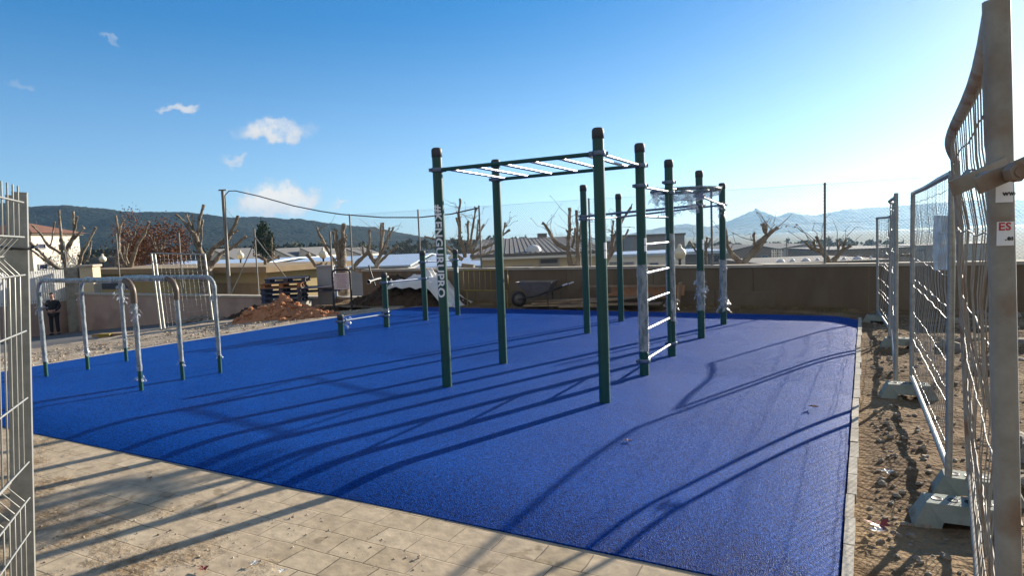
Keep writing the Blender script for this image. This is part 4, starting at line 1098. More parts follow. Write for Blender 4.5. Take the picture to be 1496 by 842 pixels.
pollard('bushy pollarded tree with many upright shoots behind the lettered post', 21, (683, 386, 9), [
    ([(680, 376), (671, 340), (671, 320), (672, 290)], 2.8, 1.3), ([(680, 374), (671, 345), (667, 318)], 2, 1.2), ([(684, 370), (684, 323)], 1.8, 1.3), ([(686, 368), (690, 336), (696, 305)], 2, 1.3),
    ([(687, 368), (697, 350), (707, 328)], 2, 1.2), ([(696, 350), (699, 321)], 1.3, 1), ([(688, 371), (711, 360), (723, 354), (745, 336)], 2.8, 1.5), ([(690, 378), (723, 366)], 2, 1), ([(735, 342), (738, 326)], 1.2, 1),
    ([(676, 380), (660, 366), (640, 352), (620, 346)], 2.5, 1.1)], 7, 14)
pollard('pollarded tree with a long left limb above the tan house with grey roof', 20, (836, 388, 5), [
    ([(834, 389), (829, 366), (815, 357), (802, 338), (792, 326)], 4, 1.7), ([(829, 366), (833, 333), (832, 304)], 3, 2), ([(846, 391), (844, 365), (843, 333), (842, 307)], 3, 1.5), ([(844, 361), (850, 318)], 1.8, 1.2),
    ([(836, 362), (841, 333)], 1.8, 1.4), ([(840, 388), (852, 370), (853, 345)], 2, 1.2)], 8, 12)
pollard('leaning pollarded tree seen between the tall rig posts', 19, (884, 386, 5), [
    ([(886, 384), (896, 350), (900, 340), (922, 303)], 3, 1.3), ([(893, 355), (896, 323)], 1.6, 1.1), ([(887, 382), (902, 361), (918, 335)], 2.2, 1), ([(882, 382), (874, 362), (870, 340)], 2, 1.2)], 9, 8)
pollard('slender pollarded tree right of the wrapped wheel of handles', 24, (1031, 386, 3), [
    ([(1032, 388), (1031, 364), (1033, 347)], 2.4, 1.5), ([(1032, 364), (1039, 349)], 1.4, 1.1), ([(1031, 377), (1017, 368), (1007, 353)], 2, 1.2)], 10, 4)
pollard('stout pollarded tree forking low above the brown wall, one limb swept right', 16.5, (1084, 390, 11), [
    ([(1081, 386), (1071, 375), (1063, 359), (1059, 334)], 4.2, 1.5), ([(1086, 386), (1103, 363), (1117, 349), (1124, 343), (1136, 333)], 5.5, 2.2), ([(1122, 345), (1116, 338), (1114, 327)], 2.8, 1.9), ([(1117, 341), (1119, 330)], 1.8, 1.4),
    ([(1102, 364), (1102, 340)], 1.7, 1.4)], 11, 7)
pollard('low spreading pollarded tree by the right warehouses', 16.5, (1214, 387, 6), [
    ([(1212, 382), (1201, 368), (1184, 362), (1175, 352)], 4, 1.3), ([(1202, 365), (1192, 345)], 2.2, 1.3), ([(1193, 364), (1190, 352)], 1.3, 1), ([(1216, 382), (1231, 366), (1243, 359)], 3.8, 1.5), ([(1231, 366), (1236, 351)], 1.7, 1.2), ([(1226, 369), (1225, 353)], 1.5, 1.1)], 12, 6)

def leafy(label, px, py, Y, rx, rz_, m_, name, n=2200, size=.22, seed=1):
    c = P(px, py, Y); g = terrain(*TS(c)); root = thing(name, label, 'tree', (c.x, c.y, g))
    mb = MB(); mb.tube([Vector((c.x, c.y, g - .2)), Vector((c.x + .1, c.y, c.z))], [.25, .12], 8); 
    rr = random.Random(seed)
    for i in range(9):
        d = Vector((rr.uniform(-1, 1) * rx * .7, rr.uniform(-1, 1) * rx * .6, rr.uniform(.1, 1) * rz_ * .8)); mb.tube([Vector((c.x, c.y, c.z - rz_ * .6)), c + d * .5, c + d], [.09, .06, .02], 6)
    mb.build('trunk', M['bark'], root)
    cb = MB(); crown(cb, c, rx, rx * .8, rz_, n, size, 44, seed); cb.build('crown', m_, root)
leafy('rust-coloured leafy tree directly behind the forked pollarded tree', 196, 360, 62, 2.3, 3.0, M['rust_leaf'], 'rusty_tree', 3600, .085, 2)
leafy('wider rust-coloured tree further right with drooping crown', 233, 362, 60, 2.4, 2.6, M['rust_leaf'], 'rusty_tree', 4200, .085, 3)
leafy('small dark conifer left of the sawtooth factory roofs', 386, 353, 90, 1.25, 2.3, M['dark_leaf'], 'conifer', 2600, .15, 4)

# ------------------------------------------------------------------ lamps
def lamp(px, py, d_px, label, petals=False):
    Y = .40 * FPX / d_px; c = P(px, py, Y); r = .20; g = terrain(*TS(c))
    root = thing('street_lamp', label, 'street lamp', (c.x, c.y, g), 'globe street lamps wrapped in film')
    mb = MB(); mb.lathe((c.x, c.y, g), [(.09, 0), (.09, .4), (.05, .5), (.042, c.z - g - r * 1.0), (.075, c.z - g - r * .95), (.085, c.z - g - r * .8)], 14); mb.build('pole', M['lampmetal'], root)
    gb = MB(); prof = [(r * math.sin(pi * i / 14) * (1.0 if i > 6 else .96), -r * .95 * math.cos(pi * i / 14)) for i in range(14)]
    prof = prof[1:12] + [(r * .40, r * .95), (r * .26, r * 1.1), (r * .34, r * 1.25), (r * .22, r * 1.5), (.002, r * 1.62)]
    gb.lathe(c, prof, 20)
    for v_ in gb.v: v_ += (v_ - c) * .10 * noise.noise((v_ - c) * 9 + Vector((px, 0, 0)))
    gb.build('globe', M['globe'], root)
    if petals:
        pb = MB()
        for i in range(7):
            a = 2 * pi * i / 7; d = Vector((math.cos(a), .4 * math.sin(a), .65 + .4 * math.sin(a * 2) ** 2)); pb.tube([c + Vector((0, 0, r * 1.0)), c + Vector((0, 0, r * 1.0)) + d * r * .6, c + Vector((0, 0, r)) + d * r * 1.3], [.03, .06, .02], 8)
        pb.build('finial', M['globe'], root)
lamp(150, 379, 10, 'globe street lamp right of the cream gate pillar')
lamp(351, 374, 10.5, 'globe street lamp just right of the utility pole')
lamp(472, 372, 12.5, 'globe street lamp above the pallet stack')
lamp(661, 378, 12, 'globe street lamp with petal-shaped finial beside the lettered post', True)
lamp(993, 371, 18, 'large globe street lamp seen between the ladder and the wrapped posts')

# ------------------------------------------------------------------ buildings
VXv = Vector((VX, VY, 0)); UXv = Vector((UX, UY, 0))
XA, YA = Vector((1, 0, 0)), Vector((0, 1, 0))
def zat(px, py, Y): return P(px, py, Y).z
def rect_building(name, label, x0, x1, ytop, Y, depth, wallm, roofm, eave=.3, roof_th=.35, rise=0.0, wins=(), winm=None, z0=None, cat='building', win_parts=True, gable=False):
    a = P(x0, ytop, Y); b = P(x1, ytop, Y); zt_ = (a.z + b.z) / 2
    c = Vector(((a.x + b.x) / 2, Y + depth / 2, 0)); zb = z0 if z0 is not None else min(terrain(*TS(Vector((a.x, Y, 0)))), terrain(*TS(Vector((b.x, Y, 0))))) - .5
    root = thing(name, label, cat, (c.x, c.y, zb)); w = b.x - a.x
    mb = MB(); mb.box((c.x, c.y, (zb + zt_) / 2), (w, depth, zt_ - zb))
    if gable: mb.add([(a.x, Y + .0, zt_), (b.x, Y, zt_), (c.x, Y, zt_ + rise)], [(0, 1, 2)]); mb.add([(a.x, Y + depth, zt_), (b.x, Y + depth, zt_), (c.x, Y + depth, zt_ + rise)], [(2, 1, 0)])
    mb.build('wall', wallm, root)
    rm = MB(); e = eave
    if gable:
        for sg in (-1, 1):
            p0 = Vector((c.x, 0, zt_ + rise + .02)); p1 = Vector((c.x + sg * (w / 2 + e), 0, zt_ - rise * e / (w / 2) + .02)); th = Vector((0, 0, roof_th))
            vs = [p0 + YA * (Y - e), p1 + YA * (Y - e), p1 + YA * (Y + depth + e), p0 + YA * (Y + depth + e)]; vs += [v_ + th for v_ in vs]
            rm.add(vs, [(0, 3, 2, 1), (4, 5, 6, 7), (0, 1, 5, 4), (1, 2, 6, 5), (2, 3, 7, 6), (3, 0, 4, 7)])
    elif rise:
        z1 = zt_ + .004; vs = [(a.x - e, Y - e, z1), (b.x + e, Y - e, z1), (b.x + e, Y + depth + e, z1 + rise), (a.x - e, Y + depth + e, z1 + rise)]
        vs = vs + [(x, y, z + roof_th) for x, y, z in vs]
        rm.add(vs, [(3, 2, 1, 0), (4, 5, 6, 7), (0, 1, 5, 4), (1, 2, 6, 5), (2, 3, 7, 6), (3, 0, 4, 7)])
    else: rm.box((c.x, c.y, zt_ + roof_th / 2 + .004), (w + 2 * e, depth + 2 * e, roof_th))
    rm.build('roof', roofm, root)
    for (wx0, wy0, wx1, wy1) in wins:
        p = P(wx0, wy0, Y); q = P(wx1, wy1, Y); fr = MB()
        X0, X1, Z1, Z0 = p.x, q.x, p.z, q.z; f_ = min(.09, (X1 - X0) * .08)
        for bx_ in (((X0 + X1) / 2, Z1 - f_ / 2, X1 - X0, f_), ((X0 + X1) / 2, Z0 + f_ / 2, X1 - X0, f_), (X0 + f_ / 2, (Z0 + Z1) / 2, f_, Z1 - Z0 - 2 * f_), (X1 - f_ / 2, (Z0 + Z1) / 2, f_, Z1 - Z0 - 2 * f_)):
            fr.box((bx_[0], Y - .04, bx_[1]), (bx_[2], .1, bx_[3]))
        fo_ = fr.build('window', M['shedwall'], root); pn = MB(); pn.box(((X0 + X1) / 2, Y - .012, (Z0 + Z1) / 2), (X1 - X0 - 2 * f_, .03, Z1 - Z0 - 2 * f_)); pn.build('pane', winm or M['glass'], fo_)
    return root, c, zt_, w
# white house with hipped tile roof
hr, hc, hz_, hw = rect_building('white_house', 'white two-storey house with brown hipped tile roof behind the slatted gate', -60, 45, 345, 52, 5.8, M['housewhite'], M['coping'], .25, .12)
hX = hc.x + hw / 2
def hside(px, py):
    v_ = ray(px, py); return CAM + v_ * ((hX - CAM.x) / v_.x)
for (x0_, y0_, x1_, y1_) in ((54, 356, 66, 364), (55, 386, 69, 394), (86, 357, 95, 365)):
    p, q = hside(x0_, y0_), hside(x1_, y1_); fr = MB(); Y0_, Y1_, Z1_, Z0_ = p.y, q.y, p.z, q.z; f_ = .07; ym, zm = (Y0_ + Y1_) / 2, (Z0_ + Z1_) / 2
    for cy, cz, sy, sz in ((ym, Z1_ - f_ / 2, Y1_ - Y0_, f_), (ym, Z0_ + f_ / 2, Y1_ - Y0_, f_), (Y0_ + f_ / 2, zm, f_, Z1_ - Z0_ - 2 * f_), (Y1_ - f_ / 2, zm, f_, Z1_ - Z0_ - 2 * f_)): fr.box((hX + .04, cy, cz), (.1, sy, sz))
    fo_ = fr.build('window', M['shedwall'], hr); pn = MB(); pn.box((hX + .012, ym, zm), (.03, Y1_ - Y0_ - 2 * f_, Z1_ - Z0_ - 2 * f_)); pn.build('pane', M['glass'], fo_)
mb = MB(); e = .5; a_, b_ = hc.x - hw / 2 - e, hc.x + hw / 2 + e; y0_, y1_ = hc.y - 3.4, hc.y + 3.4; z_ = hz_ + .13
mb.add([(a_, y0_, z_), (b_, y0_, z_), (b_, y1_, z_), (a_, y1_, z_), (a_ + 3, hc.y, z_ + 1.0), (b_ - 3, hc.y, z_ + 1.0)], [(0, 1, 5, 4), (1, 2, 5), (2, 3, 4, 5), (3, 0, 4), (3, 2, 1, 0)])
mb.build('tile_roof', M['tile'], hr)
# slatted gate on a plinth, grey post, cream pillar
GY = 29.3
gB = P(101, 439, GY); gA = Vector((gB.x - UX * 3.6, gB.y - UY * 3.6, gB.z))
gt = thing('sliding_gate', 'white vertical slatted gate on a low plinth behind the standing man', 'gate', Vector((gB.x, gB.y, -2)))
zt_, zb_ = zat(90, 394, GY), gB.z; n_ = 40; mb = MB()
for i in range(n_):
    c = lerp(gA, gB, (i + .5) / n_); mb.box((c.x, c.y, (zt_ + zb_) / 2), (3.6 / n_ * .66, .03, zt_ - zb_), UXv, VXv)
mb.build('slats', M['slat'], gt)
mb = MB(); c = lerp(gA, gB, .5)
for z in (zt_ - .06, zb_ + .08): mb.box(Vector((c.x, c.y, z)) - VXv * .04, (3.6, .04, .08), UXv, VXv)
mb.build('rail', M['polegrey'], gt)
pb = MB(); pb.box(Vector((c.x, c.y, (zb_ - 3.6) / 2)) - VXv * .05, (3.6, .25, 3.6 + zb_ - .02), UXv, VXv); pb.build('plinth_wall', M['pink'], label='low mauve plinth wall under the white slatted gate', category='wall')
gp = MB(); gp.box(P(110, 412, GY - .3) + Vector((0, 0, -.8)), (.62, .5, 2.9)); gp.build('gate_post', M['concrete'], label='grey concrete gate post right of the slatted gate', category='gate post')
cp_ = thing('gate_pillar', 'cream rendered gate pillar with flat cap beside the grey gate post', 'pillar', P(131, 432, GY - .4) + Vector((0, 0, -1.6)))
q = P(131, 390, GY - .4); mb = MB(); mb.box((q.x, GY - .4, q.z - 1.6), (.58, .55, 3.2)); mb.build('shaft', M['cream'], cp_)
mb = MB(); mb.box((q.x, GY - .4, q.z + .05), (.7, .67, .09)); mb.build('pillar_cap', M['coping'], cp_)
# tan pavilion: aligned with the street grid
pv_ = thing('tan_pavilion', 'low tan pavilion with broad flat roof edge behind the pink wall', 'building', W(-13, 9, -2.6))
corner = P(391, 402, 26.5); ct, cs = TS(corner); zr = zat(330, 399, 27.2)
mb = MB(); mb.tsbox(ct - 13.5, ct, cs, cs + 4.2, -3.6, zr - .002); mb.build('wall', M['tan'], pv_)
mb = MB(); mb.tsbox(ct - 13.9, ct + .45, cs - .45, cs + 4.6, zr, zr + .24); mb.build('roof', M['tan_roof'], pv_)
mb = MB(); mb.tsbox(ct - 13.2, ct - 9.5, cs - .03, cs + .05, zr - .75, zr - .25); wn = mb.build('window', M['glass'], pv_)
mb = MB(); mb.tsbox(ct - 4.4, ct - .6, cs - .03, cs + .05, zr - 1.35, zr - .45); mb.build('recess_panel', M['tan_roof'], pv_)
cab = MB(); q = P(478, 410, 21); cab.box((q.x, 21, q.z - .3), (.5, .5, 1.5)); cab.box((q.x, 21, q.z + .47), (.56, .56, .05)); cab.build('utility_cabinet', M['shedwall'], label='grey utility cabinet between the pallets and the notice board', category='cabinet')
# long pale sheds with sawtooth factory behind
def slope_shed(label, x0, x1, y_e, Ye, y_r, Yr):
    a = P(x0, y_e, Ye); b = P(x1, y_e, Ye); ze = zat((x0 + x1) / 2, y_e, Ye); zr_ = zat((x0 + x1) / 2, y_r, Yr)
    root = thing('industrial_shed', label, 'shed', ((a.x + b.x) / 2, Ye, -12), 'pale industrial sheds in the valley')
    mb = MB(); mb.box(((a.x + b.x) / 2, (Ye + Yr) / 2, ze / 2 - 6.2), (b.x - a.x - .6, Yr - Ye - .4, ze + 12)); mb.build('wall', M['shedwall'], root)
    rm = MB(); vs = [(a.x, Ye, ze), (b.x, Ye, ze), (b.x, Yr, zr_), (a.x, Yr, zr_)]; vs += [(x, y, z + .25) for x, y, z in vs]; k = len(rm.v)
    rm.add(vs, [(3, 2, 1, 0), (4, 5, 6, 7), (0, 1, 5, 4), (1, 2, 6, 5), (2, 3, 7, 6), (3, 0, 4, 7)])
    # back slope
    vs = [(a.x, Yr + .01, zr_), (b.x, Yr + .01, zr_), (b.x, 2 * Yr - Ye, ze), (a.x, 2 * Yr - Ye, ze)]; vs += [(x, y, z + .25) for x, y, z in vs]
    rm.add(vs, [(3, 2, 1, 0), (4, 5, 6, 7), (0, 1, 5, 4), (1, 2, 6, 5), (2, 3, 7, 6), (3, 0, 4, 7)]); rm.build('roof', M['shedroof'], root)
slope_shed('long pale industrial shed roof seen across the left valley', 120, 352, 396, 92, 385, 118)
slope_shed('long pale industrial shed roof behind the notice board and cut trees', 356, 600, 394, 98, 377.5, 125)
slope_shed('long pale industrial shed roof right of the others, behind the white tarp', 604, 745, 391, 105, 373, 132)
for i, (x0_, x1_, yb, yt) in enumerate(((308, 352, 384, 366), (397, 428, 378, 365), (436, 462, 374.5, 363.5), (500, 528, 373, 364), (345, 392, 379, 366))):
    Y = 165 + i * 6; a = P(x0_, yb, Y); b = P(x1_, yb, Y); t_ = P(x0_ + 2, yt, Y)
    root = thing('factory_bay', ('leftmost sawtooth factory bay behind the pale sheds', 'sawtooth factory bay above the tan pavilion roof', 'sawtooth factory bay above the pallets', 'sawtooth factory bay behind the upright bundle of limbs', 'sawtooth factory bay beside the conifer')[i], 'factory', (a.x, Y, -12), 'sawtooth factory bays')
    mb = MB(); mb.add([(a.x, Y, -13), (b.x, Y, -13), (b.x, Y, b.z), (t_.x, Y, t_.z), (a.x, Y, a.z), (a.x, Y + 24, -13), (b.x, Y + 24, -13), (b.x, Y + 24, b.z), (t_.x, Y + 24, t_.z), (a.x, Y + 24, a.z)],
           [(0, 1, 2, 3, 4), (9, 8, 7, 6, 5), (0, 4, 9, 5), (1, 6, 7, 2)]); mb.build('wall', M['housewhite'], root)
    mb = MB(); mb.add([(t_.x, Y - .2, t_.z + .05), (b.x, Y - .2, b.z + .05), (b.x, Y + 24, b.z + .05), (t_.x, Y + 24, t_.z + .05)] + [(t_.x, Y - .2, t_.z + .3), (b.x, Y - .2, b.z + .3), (b.x, Y + 24, b.z + .3), (t_.x, Y + 24, t_.z + .3)],
           [(3, 2, 1, 0), (4, 5, 6, 7), (0, 1, 5, 4), (1, 2, 6, 5), (2, 3, 7, 6), (3, 0, 4, 7)]); mb.build('roof', M['greyroof'], root)
# dark long hall behind them
rect_building('long_hall', 'long dark-roofed hall far behind the sawtooth factory', 130, 480, 374, 205, 20, M['darkwall'], M['greyroof'], .3, .8)
# tan house with grey sheet roof
th, thc, thz, thw = rect_building('tan_house', 'low tan house with wide grey roof and dark blue windows behind the brown wall', 703, 872, 377, 34, 15, M['cream'], M['slat'], .5, .12, 0,
    wins=((787, 377, 817, 386.5), (787, 388.5, 817, 396), (749, 388.5, 779, 396), (706, 389, 728, 396)))
mb = MB(); z1 = thz + .13; e = .55; x0_, x1_ = thc.x - thw / 2 - e, thc.x + thw / 2 + e; yb_ = 34 - .5; zr2 = zat(800, 346.5, 50)
vs = [(x0_, yb_, z1), (x1_, yb_, z1), (x1_, 50, zr2 - .16), (x0_, 50, zr2 - .16)]; vs = vs + [(x, y, z + .16) for x, y, z in vs]
mb.add(vs, [(3, 2, 1, 0), (4, 5, 6, 7), (0, 1, 5, 4), (1, 2, 6, 5), (2, 3, 7, 6), (3, 0, 4, 7)])
for i in range(26):
    x = lerp(x0_ + .2, x1_ - .2, i / 25); A_ = Vector((x, yb_ + .05, z1 + .18)); B_ = Vector((x, 49.9, zr2 + .02)); mb.tube([A_, B_], .014, 4, False)
mb.build('sheet_roof', M['greyroof'], th)
mb = MB(); q = P(780, 371, 34.4); mb.lathe((q.x, 34.6, z1 + .2), [(.42, -.1), (.40, .12), (.30, .27), (.15, .34), (.002, .36)], 18); mb.build('roof_dome', M['slat'], th)
mb = MB()
for px in (727, 792): 
    q = P(px, 347, 49); mb.box((q.x, 49, zr2 + .15), (.7, .5, .3))
mb.build('roof_vent', M['polegrey'], th)
# right-hand buildings
rect_building('white_shed', 'long white shed with pale roof between the rig posts', 868, 1001, 374.5, 58, 9, M['slat'], M['shedroof'], .3, .22, wins=((889, 383, 906, 387), (910, 383, 926, 387), (948, 384, 962, 388)), winm=M['bluedoor'])
rect_building('grey_block', 'plain grey flat-roofed block behind the ladder', 924, 1000, 345, 120, 20, M['greywall'], M['greyroof'], .2, .4, wins=((929, 352, 940, 356), (951, 352, 962, 356), (929, 362, 940, 366)))
rect_building('small_block', 'small pale block left of the plain grey one', 898, 924, 355, 130, 15, M['brownwall'], M['greyroof'], .2, .4)
rect_building('dark_hall', 'dark glazed hall with white roof line behind the wrapped posts', 1000, 1062, 371, 90, 14, M['darkwall'], M['shedroof'], .4, .4, wins=((1040, 372, 1052, 384),))
rect_building('gable_warehouse', 'brown warehouse with shallow gabled roof behind the stout forked tree', 1063, 1142, 368, 150, 22, M['brownwall'], M['greyroof'], .3, .3, 1.3, wins=((1072, 374, 1080, 384), (1112, 373, 1122, 384), (1128, 372, 1136, 376)), winm=M['bluedoor'], gable=True)
rect_building('pale_warehouse', 'pale blue warehouse with a blue door and shallow gable', 1141, 1212, 363.5, 160, 24, M['bluewall'], M['greyroof'], .3, .3, .9, wins=((1166, 372, 1181, 385), (1145, 376, 1153, 379), (1186, 376, 1193, 379)), winm=M['bluedoor'], gable=True)
rect_building('brown_hall', 'long brown hall with dull red windows at the right', 1213, 1330, 365, 130, 20, M['brownwall'], M['greyroof'], .2, .3, wins=((1228, 373, 1240, 377), (1247, 373, 1258, 377), (1264, 373, 1275, 377), (1290, 372, 1302, 377)), winm=M['redwin'])
rect_building('far_hall', 'distant grey hall row behind the mesh fence panels', 1330, 1480, 358, 190, 20, M['greywall'], M['greyroof'], .2, .3, wins=((1340, 364, 1352, 368), (1362, 363, 1374, 367), (1384, 363, 1396, 367)))
# low roof with skylight domes right behind the wall
lr = thing('low_building', 'low dark flat roof with a row of white skylight domes just behind the brown wall', 'building', (P(1200, 388, 24).x, 25, -2.5))
zq = zat(1200, 387, 24); x0_, x1_ = P(1120, 387, 24).x, P(1300, 387, 24).x
mb = MB(); mb.box(((x0_ + x1_) / 2, 26.5, (zq - 3.5) / 2), (x1_ - x0_, 5, zq + 3.5)); mb.build('wall', M['brownwall'], lr)
mb = MB(); mb.box(((x0_ + x1_) / 2, 26.5, zq + .06), (x1_ - x0_ + .3, 5.3, .11)); mb.build('roof', M['greyroof'], lr)
for px, w in ((1144, 6), (1161, 4), (1181, 6), (1198, 3), (1237, 3), (1257, 7), (1276, 2)):
    q = P(px, 386, 24.5); r = w * 24.5 / FPX; mb = MB(); mb.lathe((q.x, 24.7, zq + .11), [(r, 0), (r * .9, .05), (r * .55, .10), (.002, .13)], 14); mb.build('skylight', M['slat'], lr)
# power poles out in the valley
for px, yt, yb, lab in ((1211, 345, 386, 'far lattice-armed power pole left of the other behind the low spreading tree'), (1226, 348, 386, 'far power pole nearer the brown hall'), (1149, 350, 384, 'far street light mast above the pale blue warehouse')):
    Y = 125; q = P(px, yt, Y); root = thing('power_pole', lab, 'power pole', (q.x, Y, -9)); mb = MB(); mb.tube([(q.x, Y, -9), q], [.16, .1], 8); mb.build('pole', M['polegrey'], root)
    mb = MB()
    for dz, w in ((-.3, 1.6), (-1.0, 1.3)): mb.box(q + Vector((0, 0, dz)), (w if px != 1149 else .9, .12, .12))
    mb.build('cross_arm', M['polegrey'], root)
sgn = thing('roof_antenna', 'white rack of aerials beside the swept limb of the stout tree', 'antenna', P(1135, 385, 40))
q0 = P(1135, 384, 40); mb = MB(); mb.tube([q0 + Vector((0, 0, -3)), P(1135, 366, 40)], .04, 8); mb.build('mast', M['polegrey'], sgn); mb = MB()
for i in range(5):
    x = P(1128 + i * 3.3, 370, 40); mb.tube([x + Vector((0, 0, -.25 - .1 * (i % 2))), x + Vector((0, 0, .22))], .035, 6)
for y in (369, 373): mb.tube([P(1127, y, 40.05), P(1143, y - .4, 40.05)], .03, 6)
mb.build('rods', M['slat'], sgn)

# ------------------------------------------------------------------ things lying about at the back
def mound(name, label, c, rx, ry, h, material, seed, rough=.35, cat='heap', nn=70, ang=0.0, lumps=0, skip=False):
    mb = MB(); ca, sa = math.cos(ang), math.sin(ang)
    def fn(a, b):
        x, y = (a - .5) * 2.1, (b - .5) * 2.1; d = math.hypot(x, y)
        d *= 1 + .22 * noise.noise((math.atan2(y, x) * 1.2, seed, 0))
        k = max(0, 1 - d); z = h * (k ** .7) * (1 + rough * noise.noise((x * 2.5, y * 2.5, seed))) + h * .22 * rough * noise.fractal(Vector((x * 7, y * 7, seed)), .7, 2, 5) * min(1, k * 4)
        X, Y_ = x * rx, y * ry; p = Vector((c[0] + X * ca - Y_ * sa, c[1] + X * sa + Y_ * ca, 0)); p.z = terrain(*TS(p)) - .05 + z
        return p
    mb.grid(fn, nn, nn); rr = random.Random(seed)
    for i in range(lumps):
        a, b = rr.uniform(.1, .9), rr.uniform(.1, .9); p = fn(a, b); r = rr.choice((.02, .035, .05, .08)) * rr.uniform(.7, 1.2); mb.rock(p + Vector((0, 0, r * .2)), r, rr.uniform(.55, .9), i + seed * 99, 7)
    return mb.build(name, material, label=label, category=cat)
sp_ = T(398, 468)
mound('earth_heap', 'reddish-brown heap of clods in front of the pallet stack', (sp_.x, sp_.y + .5), 1.35, 1.0, .52, M['sand'], 3, .8, lumps=420, ang=-.3)
q = T(455, 466); mound('earth_heap', 'low spread of reddish earth running right of the larger heap', (q.x - .1, q.y + .3), 1.0, .5, .22, M['sand'], 5, .6, lumps=90, nn=40, ang=-.3)
q = W(-1.7, 1.82)
mound('soil_heap', 'long dark soil heap against the wall under the white tarp', (q.x, q.y), 2.1, .62, .78, M['soil'], 8, .5, lumps=160, ang=YAW)
q = W(-4.4, 2.4); mound('soil_heap', 'dark brown soil heap behind the notice board', (q.x, q.y), 1.2, .7, .26, M['soil'], 12, .5, lumps=120, ang=YAW)
q = W(-8.2, 2.5); mound('rubble_heap', 'low heap of dark rubble at the foot of the pink wall under the leaning panels', (q.x, q.y), 1.9, .5, .38, M['soil'], 15, .6, lumps=200, ang=YAW)
q = W(-11.6, 2.6); mound('rubble_heap', 'long low pile of grey rubble beside the standing mesh panel', (q.x, q.y), 1.6, .4, .22, M['stone'], 16, .6, lumps=200, ang=YAW)
# white tarp over the heap
tq = W(-.75, 1.75); tm = MB()
def tf(a, b):
    x, y = (a - .5) * 2, (b - .5) * 2
    d = max(abs(x) ** 1.6, abs(y) ** 2); k = max(0, 1 - d)
    prof_ = interp([(-1, .55), (-.93, .84), (-.78, .86), (-.58, .70), (-.3, .90), (.0, .95), (.3, .82), (.5, .50), (.7, .34), (.85, .22), (1, .0)], x)
    fold = .20 * abs(noise.noise((x * 2.6 + y * 1.1, y * 2.4, 2))) - .10 + .07 * noise.noise((x * 6 + y * 3, y * 5, 4)) + .035 * abs(noise.noise((x * 13 - y * 6, y * 9, 7)))
    edge = lerp(.50, .0, sm((x - .15) / .6)) + .05 * noise.noise((x * 5, 1, 3))
    z = max(edge, edge + (prof_ - edge) * (k ** .45) * .97 + fold * (.25 + k) * .8)
    p = Vector((tq.x + x * 1.12 * VX + y * .50 * UX, tq.y + x * 1.12 * VY + y * .50 * UY, 0)); p.z = terrain(*TS(p)) + z; return p
tm.grid(tf, 110, 70); tm.build('tarpaulin', M['tarp'], label='crumpled white tarpaulin thrown over a heap behind the stepped bars', category='tarpaulin')
# black pipes poking out of the soil
pp_ = thing('plastic_pipe', 'black plastic pipe with a pale cut end lying on the dark soil', 'pipe', P(548, 410, 16.9))
mb = MB(); mb.tube([P(539, 412, 16.6), P(549, 408.5, 17), P(566, 405, 17.5)], .05, 12, False); mb.build('pipe_wall', M['blackrubber'], pp_)
mb = MB(); e0 = P(538.6, 412.1, 16.59); mb.lathe(e0, [(.054, -.012), (.056, .02), (.05, .022)], 14, P(549, 408.5, 17) - e0); mb.build('pipe_rim', M['whitescrap'], pp_)
mb = MB(); mb.tube([P(539, 388, 17.1), P(541, 396, 17), P(543, 402, 17), P(548, 418, 16.8)], .022, 8); mb.build('iron_bar', M['lampmetal'], label='short dark bar stuck upright in the soil heap', category='bar')
# notice board
nbY = 17.6; nb0 = P(487, 452, nbY); nb0.z = terrain(*TS(nb0))
nb = thing('notice_board', 'notice board with pinkish white sheet in a black hoop frame', 'notice board', (nb0.x + .2, nbY, nb0.z))
hx = 26 * nbY / FPX; zt_ = zat(500, 394.5, nbY); c0 = Vector((P(487, 430, nbY).x, nbY, 0)); pts = [Vector((c0.x, nbY, nb0.z - .1)), Vector((c0.x, nbY, zt_ - .1))]
for i in range(1, 9):
    a = pi / 2 * i / 8; pts.append(Vector((c0.x + .1 * (1 - math.cos(a)), nbY, zt_ - .1 + .1 * math.sin(a))))
for i in range(0, 9):
    a = pi / 2 * i / 8; pts.append(Vector((c0.x + hx - .1 + .1 * math.sin(a), nbY, zt_ - .1 + .1 * math.cos(a))))
pts.append(Vector((c0.x + hx, nbY, nb0.z - .1)))
mb = MB(); mb.tube(pts, .028, 10); mb.build('hoop_frame', M['blackrubber'], nb)
mb = MB(); zc = zat(501, 411, nbY); mb.box((c0.x + hx / 2, nbY, zc), (hx * .84, .02, 24 * nbY / FPX)); sh = mb.build('board', M['board'], nb)
mb = MB()
for i in range(7): mb.box((c0.x + hx / 2 + R.uniform(-.01, .01), nbY - .0115, zc + .17 - i * .055), (hx * R.uniform(.45, .68), .002, .012))
mb.build('faded_print', M['redwin'], sh)
# pallets
def pallet(label, m_, c, ang):
    root = thing('pallet', label, 'pallet', c, 'stacked wooden pallets')
    X = Vector((math.cos(ang), math.sin(ang), 0)); Y = Vector((-X.y, X.x, 0)); c = Vector(c)
    mb = MB()
    for i in range(7): mb.box(c + Y * (-.46 + .1533 * i) + Vector((0, 0, .133)), (1.2, .105, .022), X, Y)
    for i in (-1, 0, 1): mb.box(c + X * (.54 * i) + Vector((0, 0, .111)), (.1, 1.0, .02), X, Y)
    mb.build('deck', m_, root)
    for j in (-1, 0, 1):
        mb = MB(); mb.box(c + Y * (.43 * j) + Vector((0, 0, .011)), (1.2, .1, .022), X, Y)
        for i in (-1, 0, 1): mb.box(c + X * (.52 * i) + Y * (.43 * j) + Vector((0, 0, .0605)), (.12, .096, .080), X, Y)
        mb.build('runner', m_, root)
    return root
PYq = 20.0; base = P(420, 437, PYq)
zpal = terrain(*TS(base)) + .02
